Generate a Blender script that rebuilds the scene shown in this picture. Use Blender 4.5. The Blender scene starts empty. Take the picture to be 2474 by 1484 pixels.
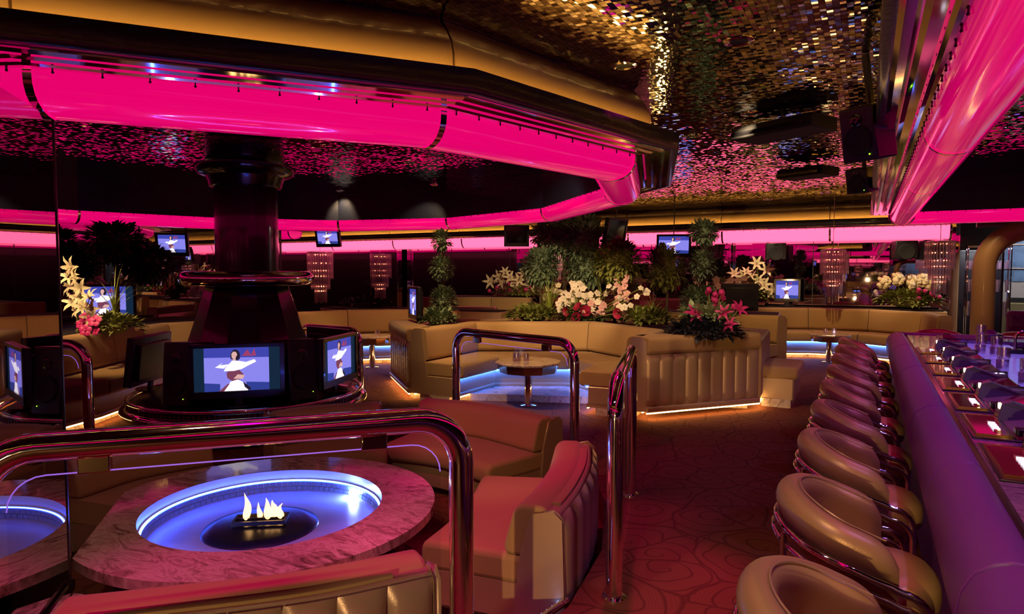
import bpy, math, random
from math import sin, cos, pi, radians as R
from mathutils import Vector, Matrix, noise
C = bpy.context.scene.collection
sc = bpy.context.scene
# ------------------------------------------------------------------ camera, world, exposure
cam = bpy.data.cameras.new('camera'); co = bpy.data.objects.new('camera', cam); C.objects.link(co)
co.location = (0, 0, 1.5); co.rotation_euler = (R(90 - 3.112), 0, R(28.167))
cam.lens = 36 * 1600 / 2474; cam.sensor_width = 36; cam.clip_start = .05; cam.clip_end = 100
sc.camera = co
w = bpy.data.worlds.new('world'); sc.world = w; w.use_nodes = True
w.node_tree.nodes['Background'].inputs[0].default_value = (.10, .03, .06, 1)
w.node_tree.nodes['Background'].inputs[1].default_value = .03
vs = sc.view_settings
vs.view_transform = 'Standard'; vs.look = 'None'; vs.exposure = 0.0; vs.gamma = 1; vs.use_curve_mapping = False
cy = sc.cycles
cy.max_bounces = 12; cy.diffuse_bounces = 2; cy.glossy_bounces = 9; cy.transmission_bounces = 8; cy.transparent_max_bounces = 12
cy.caustics_reflective = False; cy.caustics_refractive = False
cy.sample_clamp_indirect = 2.5; cy.blur_glossy = .5
cy.use_denoising = True; cy.use_adaptive_sampling = True; cy.adaptive_threshold = .02
CEIL = 2.70
PIT = -.2

# ------------------------------------------------------------------ materials
def nt(name):
    m = bpy.data.materials.new(name); m.use_nodes = True
    return m, m.node_tree, m.node_tree.nodes['Principled BSDF']
def node(t, typ, **kw):
    n = t.nodes.new(typ)
    for k, v in kw.items():
        if k in n.bl_rna.properties.keys(): setattr(n, k, v)
        else: n.inputs[k.replace('_', ' ')].default_value = v
    return n
def mat(name, col, rough=.5, metal=0., em=None, es=0., coat=0., bump=0., bscale=60., spec=.5, var=0., sheen=0.):
    m, t, b = nt(name); I = b.inputs
    I['Base Color'].default_value = (*col, 1); I['Roughness'].default_value = rough; I['Metallic'].default_value = metal
    I['Specular IOR Level'].default_value = spec
    I['Coat Weight'].default_value = coat; I['Coat Roughness'].default_value = .06
    if sheen: I['Sheen Weight'].default_value = sheen; I['Sheen Roughness'].default_value = .4
    if em: I['Emission Color'].default_value = (*em, 1); I['Emission Strength'].default_value = es
    if bump or var:
        tc = node(t, 'ShaderNodeTexCoord'); nz = node(t, 'ShaderNodeTexNoise', Scale=bscale, Detail=4.)
        t.links.new(tc.outputs['Object'], nz.inputs['Vector'])
        if bump:
            bp = node(t, 'ShaderNodeBump', Strength=bump, Distance=.01)
            t.links.new(nz.outputs['Fac'], bp.inputs['Height']); t.links.new(bp.outputs[0], I['Normal'])
        if var:
            mx = node(t, 'ShaderNodeMix', data_type='RGBA')
            mx.inputs[6].default_value = (*[c * (1 - var) for c in col], 1); mx.inputs[7].default_value = (*[min(1, c * (1 + var)) for c in col], 1)
            t.links.new(nz.outputs['Fac'], mx.inputs[0]); t.links.new(mx.outputs[2], I['Base Color'])
    return m
def emit(name, col, s):
    m, t, b = nt(name); b.inputs['Base Color'].default_value = (0, 0, 0, 1)
    b.inputs['Emission Color'].default_value = (*col, 1); b.inputs['Emission Strength'].default_value = s
    b.inputs['Specular IOR Level'].default_value = .2
    return m
def glass(name, col=(1, 1, 1), refl=.9, rough=.02, base=0.):
    m = bpy.data.materials.new(name); m.use_nodes = True; t = m.node_tree; t.nodes.clear()
    o = node(t, 'ShaderNodeOutputMaterial'); tr = node(t, 'ShaderNodeBsdfTransparent'); gl = node(t, 'ShaderNodeBsdfGlossy')
    tr.inputs[0].default_value = (*col, 1); gl.inputs[0].default_value = (refl, refl, refl, 1); gl.inputs['Roughness'].default_value = rough
    fr = node(t, 'ShaderNodeFresnel'); fr.inputs[0].default_value = 1.5
    ge = node(t, 'ShaderNodeNewGeometry'); iv = node(t, 'ShaderNodeMath', operation='SUBTRACT'); iv.inputs[0].default_value = 1; t.links.new(ge.outputs['Backfacing'], iv.inputs[1])
    fm = node(t, 'ShaderNodeMath', operation='MULTIPLY'); t.links.new(fr.outputs[0], fm.inputs[0]); t.links.new(iv.outputs[0], fm.inputs[1])
    fa = node(t, 'ShaderNodeMath', operation='ADD', use_clamp=True); t.links.new(fm.outputs[0], fa.inputs[0]); fa.inputs[1].default_value = base
    mx = node(t, 'ShaderNodeMixShader')
    t.links.new(fa.outputs[0], mx.inputs[0]); t.links.new(tr.outputs[0], mx.inputs[1]); t.links.new(gl.outputs[0], mx.inputs[2]); t.links.new(mx.outputs[0], o.inputs[0])
    return m
def marble(name, c1, c2, c3, sc_=3., rough=.12):
    m, t, b = nt(name); tc = node(t, 'ShaderNodeTexCoord')
    mp = node(t, 'ShaderNodeMapping'); mp.inputs['Rotation'].default_value = (0, 0, R(35)); mp.inputs['Scale'].default_value = (1, 2.6, 1)
    nz = node(t, 'ShaderNodeTexNoise', Scale=sc_, Detail=9., Distortion=1.4, Roughness=.65)
    cr = node(t, 'ShaderNodeValToRGB'); e = cr.color_ramp.elements
    e[0].position = .33; e[0].color = (*c3, 1); e[1].position = .70; e[1].color = (*c1, 1)
    x = cr.color_ramp.elements.new(.45); x.color = (*c2, 1); x = cr.color_ramp.elements.new(.52); x.color = (*c1, 1); x = cr.color_ramp.elements.new(.60); x.color = (*c2, 1)
    t.links.new(tc.outputs['Object'], mp.inputs[0]); t.links.new(mp.outputs[0], nz.inputs['Vector']); t.links.new(nz.outputs['Fac'], cr.inputs[0])
    t.links.new(cr.outputs[0], b.inputs['Base Color']); b.inputs['Roughness'].default_value = rough; b.inputs['Coat Weight'].default_value = .5
    return m
def mirror_tiles(name, size, tilt, col=(.72, .66, .60), rough=.03, rot=0.):
    """small square mirror tiles, each set at a slightly different tilt, dark joints"""
    m, t, b = nt(name); L = t.links.new
    tc = node(t, 'ShaderNodeTexCoord'); mp = node(t, 'ShaderNodeMapping')
    mp.inputs['Scale'].default_value = (1 / size,) * 3; mp.inputs['Rotation'].default_value = (0, 0, rot)
    L(tc.outputs['Object'], mp.inputs[0])
    fl = node(t, 'ShaderNodeVectorMath', operation='FLOOR'); L(mp.outputs[0], fl.inputs[0])
    fr = node(t, 'ShaderNodeVectorMath', operation='FRACTION'); L(mp.outputs[0], fr.inputs[0])
    # drop z so each column of tile has one cell
    mz = node(t, 'ShaderNodeVectorMath', operation='MULTIPLY'); mz.inputs[1].default_value = (1, 1, 0); L(fl.outputs[0], mz.inputs[0])
    wn = node(t, 'ShaderNodeTexWhiteNoise', noise_dimensions='3D'); L(mz.outputs[0], wn.inputs['Vector'])
    s1 = node(t, 'ShaderNodeVectorMath', operation='SUBTRACT'); s1.inputs[1].default_value = (.5, .5, .5); L(wn.outputs['Color'], s1.inputs[0])
    s2 = node(t, 'ShaderNodeVectorMath', operation='SCALE'); s2.inputs['Scale'].default_value = tilt; L(s1.outputs[0], s2.inputs[0])
    # sheets of tiles (about 12 x 12) share a tilt too, and lie a little wavy
    shv = node(t, 'ShaderNodeVectorMath', operation='SCALE'); shv.inputs['Scale'].default_value = 1 / 12; L(mz.outputs[0], shv.inputs[0])
    nz = node(t, 'ShaderNodeTexNoise', Scale=1.3, Detail=2.); L(shv.outputs[0], nz.inputs['Vector'])
    s3 = node(t, 'ShaderNodeVectorMath', operation='SUBTRACT'); s3.inputs[1].default_value = (.5, .5, .5); L(nz.outputs['Color'], s3.inputs[0])
    s4 = node(t, 'ShaderNodeVectorMath', operation='SCALE'); s4.inputs['Scale'].default_value = tilt * .8; L(s3.outputs[0], s4.inputs[0])
    ge = node(t, 'ShaderNodeNewGeometry')
    a1 = node(t, 'ShaderNodeVectorMath', operation='ADD'); L(ge.outputs['Normal'], a1.inputs[0]); L(s2.outputs[0], a1.inputs[1])
    a2 = node(t, 'ShaderNodeVectorMath', operation='ADD'); L(a1.outputs[0], a2.inputs[0]); L(s4.outputs[0], a2.inputs[1])
    nn = node(t, 'ShaderNodeVectorMath', operation='NORMALIZE'); L(a2.outputs[0], nn.inputs[0]); L(nn.outputs[0], b.inputs['Normal'])
    # joints
    sp = node(t, 'ShaderNodeSeparateXYZ'); L(fr.outputs[0], sp.inputs[0])
    def edge(o):
        d = node(t, 'ShaderNodeMath', operation='SUBTRACT'); L(o, d.inputs[0]); d.inputs[1].default_value = .5
        a = node(t, 'ShaderNodeMath', operation='ABSOLUTE'); L(d.outputs[0], a.inputs[0]); return a.outputs[0]
    mxm = node(t, 'ShaderNodeMath', operation='MAXIMUM'); L(edge(sp.outputs[0]), mxm.inputs[0]); L(edge(sp.outputs[1]), mxm.inputs[1])
    lt = node(t, 'ShaderNodeMath', operation='LESS_THAN'); lt.inputs[1].default_value = .455; L(mxm.outputs[0], lt.inputs[0])
    # tint varies tile to tile
    hv = node(t, 'ShaderNodeMapRange'); L(wn.outputs['Value'], hv.inputs[0]); hv.inputs[3].default_value = .35; hv.inputs[4].default_value = 1.0
    ml = node(t, 'ShaderNodeMath', operation='MULTIPLY'); L(lt.outputs[0], ml.inputs[0]); L(hv.outputs[0], ml.inputs[1])
    vc = node(t, 'ShaderNodeVectorMath', operation='SCALE'); vc.inputs[0].default_value = col; L(ml.outputs[0], vc.inputs['Scale'])
    L(vc.outputs[0], b.inputs['Base Color'])
    b.inputs['Metallic'].default_value = 1; b.inputs['Roughness'].default_value = rough
    return m
def carpet_mat():
    m, t, b = nt('swirl_carpet'); L = t.links.new
    tc = node(t, 'ShaderNodeTexCoord')
    wob = node(t, 'ShaderNodeTexNoise', Scale=2.2, Detail=2.); L(tc.outputs['Object'], wob.inputs['Vector'])
    sb = node(t, 'ShaderNodeVectorMath', operation='SUBTRACT'); sb.inputs[1].default_value = (.5, .5, .5); L(wob.outputs['Color'], sb.inputs[0])
    sl = node(t, 'ShaderNodeVectorMath', operation='SCALE'); sl.inputs['Scale'].default_value = .22; L(sb.outputs[0], sl.inputs[0])
    ad = node(t, 'ShaderNodeVectorMath', operation='ADD'); L(tc.outputs['Object'], ad.inputs[0]); L(sl.outputs[0], ad.inputs[1])
    vo = node(t, 'ShaderNodeTexVoronoi', Scale=2.7, voronoi_dimensions='2D'); L(ad.outputs[0], vo.inputs['Vector'])
    scv = node(t, 'ShaderNodeVectorMath', operation='SCALE'); scv.inputs['Scale'].default_value = 1.; L(ad.outputs[0], scv.inputs[0])
    df = node(t, 'ShaderNodeVectorMath', operation='SUBTRACT'); L(scv.outputs[0], df.inputs[0]); L(vo.outputs['Position'], df.inputs[1])
    sp = node(t, 'ShaderNodeSeparateXYZ'); L(df.outputs[0], sp.inputs[0])
    at = node(t, 'ShaderNodeMath', operation='ARCTAN2'); L(sp.outputs[1], at.inputs[0]); L(sp.outputs[0], at.inputs[1])
    def line(freq, lo, hi):
        k = node(t, 'ShaderNodeMath', operation='MULTIPLY'); L(vo.outputs['Distance'], k.inputs[0]); k.inputs[1].default_value = freq
        s = node(t, 'ShaderNodeMath', operation='ADD'); L(k.outputs[0], s.inputs[0]); L(at.outputs[0], s.inputs[1])
        si = node(t, 'ShaderNodeMath', operation='SINE'); L(s.outputs[0], si.inputs[0])
        mr = node(t, 'ShaderNodeMapRange'); L(si.outputs[0], mr.inputs[0]); mr.inputs[1].default_value = lo; mr.inputs[2].default_value = hi; return mr.outputs[0]
    big = line(24., .86, .98); fine = line(150., .2, 1.)
    e = node(t, 'ShaderNodeTexVoronoi', Scale=2.7, voronoi_dimensions='2D', feature='DISTANCE_TO_EDGE'); L(ad.outputs[0], e.inputs['Vector'])
    em = node(t, 'ShaderNodeMapRange'); L(e.outputs['Distance'], em.inputs[0]); em.inputs[1].default_value = .035; em.inputs[2].default_value = .015
    mx = node(t, 'ShaderNodeMath', operation='MAXIMUM'); L(big, mx.inputs[0]); L(em.outputs[0], mx.inputs[1])
    fm = node(t, 'ShaderNodeMath', operation='MULTIPLY'); L(fine, fm.inputs[0]); fm.inputs[1].default_value = .25
    mm = node(t, 'ShaderNodeMath', operation='MAXIMUM'); L(mx.outputs[0], mm.inputs[0]); L(fm.outputs[0], mm.inputs[1])
    c = node(t, 'ShaderNodeMix', data_type='RGBA'); L(mm.outputs[0], c.inputs[0])
    c.inputs[6].default_value = (.19, .065, .033, 1); c.inputs[7].default_value = (.115, .038, .021, 1)
    L(c.outputs[2], b.inputs['Base Color']); b.inputs['Roughness'].default_value = .95; b.inputs['Specular IOR Level'].default_value = .1
    return m
PINK = (.84, .0006, .155)
M_ = dict(
 tube=mat('pink_acrylic', (.35, .0, .06), .12, em=PINK, es=.98, coat=1.),
 tubeback=mat('bright_pink_acrylic', (.35, .0, .06), .2, em=(1.0, .10, .22), es=2.6, coat=1.),
 board=mat('navy_wood', (.004, .006, .016), .35, bump=.3, bscale=30, coat=.3),
 dark=mat('black_lacquer', (.006, .005, .008), .3, coat=.4),
 matte=mat('black_matte', (.006, .006, .007), .8),
 chrome=mat('polished_chrome', (.80, .76, .74), .06, 1.),
 brass=mat('dark_brass_tint', (.55, .40, .26), .1, 1.),
 leather=mat('bronze_leather', (.40, .25, .12), .38, bump=.06, bscale=220, spec=.5, coat=.15),
 vinyl=mat('champagne_vinyl', (.46, .31, .19), .33, metal=.25, bump=.08, bscale=200),
 bronze=mat('bronze_vinyl', (.46, .30, .14), .36, metal=.22, bump=.08, bscale=200),
 seatv=mat('pale_gold_vinyl', (.55, .36, .14), .35, metal=.2, bump=.06, bscale=200),
 fabric=mat('tan_velour', (.42, .265, .12), .9, bump=.15, bscale=260, spec=.15, sheen=.25),
 mirror=mat('mirror_glass', (.62, .56, .60), .01, 1.),
 tiles=mirror_tiles('mirror_tile_ceiling', .028, .10),
 carpet=carpet_mat(),
 marble=marble('rose_marble', (.78, .62, .52), (.52, .36, .29), (.16, .10, .08), 4.5),
 purplemarble=marble('violet_marble', (.42, .22, .42), (.26, .12, .30), (.12, .05, .16), 7.),
 plinth=marble('plinth_marble', (.7, .6, .5), (.5, .4, .32), (.25, .18, .14), 6.),
 warm=emit('warm_strip', (1., .56, .16), 24.), warmcove=emit('warm_cove_strip', (1., .56, .13), 30.),
 blue=emit('blue_strip', (.035, .16, 1.), 120.), bluepit=emit('blue_pit_strip', (.04, .10, 1.), 75.),
 white=emit('white_glow', (1, .95, .9), 3.), yellowlamp=emit('amber_lamp', (1., .72, .30), 6.),
 glass=glass('clear_glass'), glassblue=glass('pane_glass', (.93, .95, 1.)),
 crystal=glass('crystal', (.90, .78, .88), 1., .22, .42),
 black=mat('black_plastic', (.012, .012, .016), .35),
 screenoff=mat('dark_screen', (.01, .01, .013), .06, coat=.6),
 pad=mat('plum_vinyl', (.20, .04, .30), .45, bump=.05, bscale=180),
)
random.seed(7)

# ------------------------------------------------------------------ mesh helpers
class MB:
    def __init__(s): s.v = []; s.f = []; s.m = []
    def add(s, vs_, fs, mi=0):
        o = len(s.v); s.v += [tuple(p) for p in vs_]; s.f += [tuple(i + o for i in f) for f in fs]; s.m += [mi] * len(fs); return s
    def box(s, c, d, rz=0., mi=0, tilt=None):
        x, y, z = [k / 2 for k in d]; P = []
        for sx, sy, sz in [(-1,-1,-1),(1,-1,-1),(1,1,-1),(-1,1,-1),(-1,-1,1),(1,-1,1),(1,1,1),(-1,1,1)]:
            q = Vector((sx*x, sy*y, sz*z))
            if tilt: q = Matrix.Rotation(tilt, 3, 'X') @ q
            q = Matrix.Rotation(rz, 3, 'Z') @ q + Vector(c); P.append(q)
        return s.add(P, [(0,3,2,1),(4,5,6,7),(0,1,5,4),(1,2,6,5),(2,3,7,6),(3,0,4,7)], mi)
    def prism(s, poly, z0, z1, mi=0):
        n = len(poly); a = sum(poly[i][0]*poly[(i+1)%n][1]-poly[(i+1)%n][0]*poly[i][1] for i in range(n))
        if a < 0: poly = poly[::-1]
        P = [(x, y, z0) for x, y in poly] + [(x, y, z1) for x, y in poly]
        F = [tuple(range(n-1, -1, -1)), tuple(range(n, 2*n))] + [(i, (i+1)%n, n+(i+1)%n, n+i) for i in range(n)]
        return s.add(P, F, mi)
    def lathe(s, prof, c=(0,0,0), n=48, mi=0, closed=False, a0=0., a1=2*pi, cap=False):
        full = abs(a1-a0-2*pi) < 1e-6; m = len(prof); k = n if full else n+1; P = []
        for i in range(k):
            a = a0 + (a1-a0)*i/n
            P += [(c[0]+r*cos(a), c[1]+r*sin(a), c[2]+z) for r, z in prof]
        F = []
        for i in range(n):
            j = (i+1) % k
            for q in range(m if closed else m-1):
                q2 = (q+1) % m; F.append((i*m+q, j*m+q, j*m+q2, i*m+q2))
        if not full and closed: F += [tuple(range(m))[::-1], tuple(range((k-1)*m, k*m))]
        return s.add(P, F, mi)
    def tube(s, pts, r, n=12, mi=0, closed=False, cap=True):
        pts = [Vector(p) for p in pts]; N = len(pts); P = []
        up = None
        for i, p in enumerate(pts):
            a = pts[(i-1) % N] if (closed or i) else p; b = pts[(i+1) % N] if (closed or i < N-1) else p
            d = (b-a).normalized()
            if up is None:
                up = Vector((0,0,1)) if abs(d.z) < .9 else Vector((1,0,0))
            x = d.cross(up).normalized(); up = x.cross(d).normalized()
            rr = r[i] if isinstance(r, (list, tuple)) else r
            P += [p + x*rr*cos(2*pi*k/n) + up*rr*sin(2*pi*k/n) for k in range(n)]
        F = []
        for i in range(N if closed else N-1):
            j = (i+1) % N
            F += [(i*n+k, i*n+(k+1)%n, j*n+(k+1)%n, j*n+k) for k in range(n)]
        if cap and not closed: F += [tuple(range(n))[::-1], tuple(range((N-1)*n, N*n))]
        return s.add(P, F, mi)
    def ball(s, c, r, n=12, m=8, mi=0, wob=0.):
        if not isinstance(r, (tuple, list)): r = (r, r, r)
        P = [(c[0], c[1], c[2]+r[2])]
        for j in range(1, m):
            t = pi*j/m
            for i in range(n):
                a = 2*pi*i/n; q = Vector((sin(t)*cos(a), sin(t)*sin(a), cos(t)))
                k = 1 + wob*noise.noise(q*2.3+Vector(c))
                P.append((c[0]+r[0]*q.x*k, c[1]+r[1]*q.y*k, c[2]+r[2]*q.z*k))
        P.append((c[0], c[1], c[2]-r[2])); F = [(0, 1+i, 1+(i+1)%n) for i in range(n)]
        for j in range(m-2):
            F += [(1+j*n+i, 1+(j+1)*n+i, 1+(j+1)*n+(i+1)%n, 1+j*n+(i+1)%n) for i in range(n)]
        L = len(P)-1; F += [(L, 1+(m-2)*n+(i+1)%n, 1+(m-2)*n+i) for i in range(n)]
        return s.add(P, F, mi)
    def grid(s, fn, nu, nv, mi=0, closeu=False):
        P = [fn(i/nu, j/nv) for i in range(nu if closeu else nu+1) for j in range(nv+1)]; k = nu if closeu else nu+1
        F = [(i*(nv+1)+j, ((i+1)%k)*(nv+1)+j, ((i+1)%k)*(nv+1)+j+1, i*(nv+1)+j+1) for i in range(nu) for j in range(nv)]
        return s.add(P, F, mi)
    def build(s, name, mats, parent=None, org=(0,0,0), smooth=True, bevel=0., seg=2, ang=40, loc=None):
        me = bpy.data.meshes.new(name); o3 = Vector(org)
        me.from_pydata([tuple(Vector(p)-o3) for p in s.v], [], s.f)
        for m in (mats if isinstance(mats, (list, tuple)) else [mats]): me.materials.append(m)
        me.polygons.foreach_set('material_index', s.m)
        me.polygons.foreach_set('use_smooth', [smooth]*len(s.f)); me.update()
        if smooth: me.set_sharp_from_angle(angle=R(ang))
        o = bpy.data.objects.new(name, me); C.objects.link(o)
        if parent: o.parent = parent
        else: o.location = org
        if loc: o.location = loc
        if bevel:
            b = o.modifiers.new('bevel', 'BEVEL'); b.width = bevel; b.segments = seg; b.limit_method = 'ANGLE'; b.angle_limit = R(50)
            b.harden_normals = False
        return o
def tag(o, label=None, cat=None, group=None, kind=None):
    if label: o['label'] = label
    if cat: o['category'] = cat
    if group: o['group'] = group
    if kind: o['kind'] = kind
    return o
def thing(name, label, cat, loc=(0,0,0), rz=0., group=None):
    o = bpy.data.objects.new(name, None); C.objects.link(o); o.location = loc; o.rotation_euler = (0, 0, rz); o.empty_display_size = .1
    return tag(o, label, cat, group)
def dup(o, loc=None, rz=None, label=None, parent=None, scale=None, group=None):
    c = o.copy(); C.objects.link(c)
    if parent: c.parent = parent
    if loc is not None: c.location = loc
    if rz is not None: c.rotation_euler = (0, 0, rz)
    if label: c['label'] = label
    if group: c['group'] = group
    if scale: c.scale = (scale,)*3 if not isinstance(scale, tuple) else scale
    for ch in list(o.children): dup(ch, parent=c)
    return c
def miters(pts, closed=False):
    n = len(pts); out = []; P = [Vector(p) for p in pts]
    for i in range(n):
        d1 = (P[i]-P[i-1]).normalized() if (i or closed) else None
        d2 = (P[(i+1) % n]-P[i]).normalized() if (i < n-1 or closed) else None
        d1 = d1 or d2; d2 = d2 or d1
        n1 = Vector((-d1.y, d1.x)); n2 = Vector((-d2.y, d2.x)); m = (n1+n2).normalized(); out.append(m / max(.35, m.dot(n1)))
    return out
def sweep(mb, prof, pts, closed=False, mi=0, cap=True):
    """profile (offset to the left of travel, z) along a plan polyline with mitred corners"""
    ms = miters(pts, closed); m = len(prof); P = []
    for p, q in zip(pts, ms): P += [(p[0]+q.x*d, p[1]+q.y*d, z) for d, z in prof]
    n = len(pts); F = []
    for i in range(n if closed else n-1):
        j = (i+1) % n
        F += [(i*m+k, j*m+k, j*m+(k+1)%m, i*m+(k+1)%m) for k in range(m)]
    if cap and not closed: F += [tuple(range(m)), tuple(range((n-1)*m, n*m))[::-1]]
    return mb.add(P, F, mi)
def sweep_seg(mb, prof, pts, i, gap=.004, closed=False, mi=0, sub=1):
    """one cushion of a run: the stretch between corners i and i+1, trimmed by a gap"""
    ms = miters(pts, closed); n = len(pts); j = (i+1) % n
    d = (Vector(pts[j])-Vector(pts[i])).normalized(); m = len(prof); P = []
    A = [Vector((pts[i][0]+ms[i].x*o, pts[i][1]+ms[i].y*o))+d*gap for o, z in prof]
    B = [Vector((pts[j][0]+ms[j].x*o, pts[j][1]+ms[j].y*o))-d*gap for o, z in prof]
    for s in range(sub+1):
        P += [(*(A[k].lerp(B[k], s/sub)), prof[k][1]) for k in range(m)]
    F = [(s*m+k, (s+1)*m+k, (s+1)*m+(k+1)%m, s*m+(k+1)%m) for s in range(sub) for k in range(m)]
    F += [tuple(range(m)), tuple(range(sub*m, (sub+1)*m))[::-1]]
    return mb.add(P, F, mi)
def rrect(d0, d1, z0, z1, r, n=4):
    """rounded rectangle profile; travel order gives outward faces"""
    out = []
    for cx, cz, a in ((d1-r, z0+r, -90), (d1-r, z1-r, 0), (d0+r, z1-r, 90), (d0+r, z0+r, 180)):
        out += [(cx+r*cos(R(a+90*k/n)), cz+r*sin(R(a+90*k/n))) for k in range(n+1)]
    return out[::-1]
def ribbed(mb, A, B, z0, z1, n, depth=.022, lean=0., mi=0):
    """vertical upholstered channels on a panel from A to B; the bulge is to the right of travel"""
    A = Vector(A); B = Vector(B); d = (B-A); nrm = Vector((d.y, -d.x)).normalized(); K = 8
    def fn(u, v):
        t = (u*n) % 1. if u < 1 else 0.
        b = depth*(abs(sin(pi*t))**.5)*min(1, (min(v, 1-v)*14))**.5
        p = A + d*u + nrm*(b+.002+lean*(1-v)); return (p.x, p.y, z0+(z1-z0)*v)
    return mb.grid(fn, n*K, 12, mi)

# ------------------------------------------------------------------ setting: floor, walls, ceiling
pitpoly = [(-2.12,.70),(-1.30,1.72),(-1.14,2.66),(-1.22,3.3),(-1.48,4.05),(-1.86,4.72),(-3.40,5.2),(-4.2,4.3),(-4.55,3.3),(-4.2,1.6),(-3.2,.9)]
import bmesh
def floor_with_hole():
    bm = bmesh.new()
    outer = [(-15.2,-3),(4.6,-3),(4.6,17),(-15.2,17)]
    vo = [bm.verts.new((x, y, 0)) for x, y in outer]; vi = [bm.verts.new((x, y, 0)) for x, y in pitpoly]
    e = [bm.edges.new((vo[i], vo[(i+1) % 4])) for i in range(4)] + [bm.edges.new((vi[i], vi[(i+1) % len(vi)])) for i in range(len(vi))]
    bmesh.ops.triangle_fill(bm, use_beauty=True, use_dissolve=False, edges=e)
    bmesh.ops.recalc_face_normals(bm, faces=bm.faces)
    for f in bm.faces:
        if f.normal.z < 0: f.normal_flip()
    low = [bm.verts.new((x, y, PIT)) for x, y in pitpoly]
    n = len(vi)
    for i in range(n): bm.faces.new((vi[i], vi[(i+1) % n], low[(i+1) % n], low[i]))
    bm.faces.new(low)
    me = bpy.data.meshes.new('floor'); bm.to_mesh(me); bm.free(); me.materials.append(M_['carpet'])
    o = bpy.data.objects.new('floor', me); C.objects.link(o); return o
tag(floor_with_hole(), kind='structure')
tag(MB().box((-5.3, 7, CEIL+.05), (20, 20.2, .1)).build('ceiling', M_['tiles'], smooth=False), kind='structure')
def wall(name, x0, y0, x1, y1, m, z0=0., z1=CEIL, t=.1):
    d = Vector((x1-x0, y1-y0)); c = ((x0+x1)/2, (y0+y1)/2, (z0+z1)/2)
    return tag(MB().box(c, (d.length, t, z1-z0), math.atan2(d.y, d.x)).build(name, M_[m] if isinstance(m, str) else m, smooth=False, org=c), kind='structure')
wall('wall_back', -15.2, 13.72, 1.30, 13.72, 'mirror')
wall('wall_left', -9.75, -3, -9.75, 8.9, 'mirror')
wall('wall_left_return', -15.2, 8.95, -9.75, 8.95, 'dark')
wall('wall_left_far', -15.2, 8.9, -15.2, 13.7, 'mirror')
wall('wall_front', -9.75, -3.0, 4.6, -3.0, 'mirror')
wall('wall_right', 4.6, -3, 4.6, 17, 'dark')
wall('wall_alcove', 1.35, 14.0, 2.05, 14.0, 'dark')
wall('wall_far', 1.3, 17.0, 4.6, 17.0, 'dark')
wall('wall_back_return', 1.33, 13.7, 1.33, 17.0, 'dark')
# thin dark seams in the mirrored back wall and strips
for i, x in enumerate((-13.2, -9.0, -7.4, -5.7, -4.0, -.9)):
    tag(MB().box((x, 13.665, 1.55), (.012, .012, 2.1)).build('trim_%d' % (i+1), M_['dark'], smooth=False, org=(x, 13.665, 1.55)), kind='structure')
# mirrored pillars against the back wall
def pillar(x, y, wx, label):
    o = thing('mirrored_pillar', label, 'pillar', (x, y, 0))
    MB().box((0,0,1.31), (wx, .22, CEIL-.004)).build('shaft', M_['mirror'], o, smooth=False)
    for s in (-1, 1): MB().box((s*(wx/2+.012), -.09, 1.31), (.022, .06, CEIL-.01)).build('edge_trim', M_['chrome'], o, smooth=False)
pillar(-10.85, 13.45, .82, 'wide mirrored pillar behind the left booth, ending the back wall mirror')
pillar(-2.50, 13.5, .26, 'slim mirrored pillar behind the black television on the middle planter')
pillar(-1.83, 13.5, .2, 'slimmest mirrored pillar, right behind the pale lily arrangement')
pillar(1.30, 13.5, .08, 'thin mirrored post at the right end of the back mirror by the padded arch')

# mirrored partition that closes the fire pit on the left
pm = thing('mirror_partition', 'floor to canopy mirrored partition cutting across the fire table at left', 'partition', (-2.93, 1.52, PIT))
E0 = Vector((-2.955, 1.535)); dr = Vector((.72, -.694)).normalized(); E1 = E0+dr*1.02
mb = MB(); nl = Vector((dr.y, -dr.x))  # behind the glass
mb.prism([tuple(E0), tuple(E1), tuple(E1+nl*.1), tuple(E0+nl*.1)], PIT, 2.12)
mb.build('mirror_face', M_['mirror'], pm, org=(-2.93, 1.52, PIT), smooth=False)
mb = MB().prism([tuple(E0-nl*.004), tuple(E0-nl*.004-dr*.012), tuple(E0+nl*.104-dr*.012), tuple(E0+nl*.104)], PIT, 2.12)
mb.build('edge_strip', M_['dark'], pm, org=(-2.93, 1.52, PIT), smooth=False)
mb = MB().prism([tuple(E0+dr*.0-nl*.008), tuple(E1-nl*.008), tuple(E1-nl*.02), tuple(E0-nl*.02)], .15, .19)
mb.build('bottom_rail', M_['chrome'], pm, org=(-2.93, 1.52, PIT), smooth=False)
mb = MB().prism([tuple(E0+dr*.03-nl*.02), tuple(E0+dr*.98-nl*.02), tuple(E0+dr*.98-nl*.16), tuple(E0+dr*.12-nl*.16)], PIT, .15)
mb.build('marble_ledge', M_['marble'], pm, org=(-2.93, 1.52, PIT), smooth=False, bevel=.012)

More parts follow.
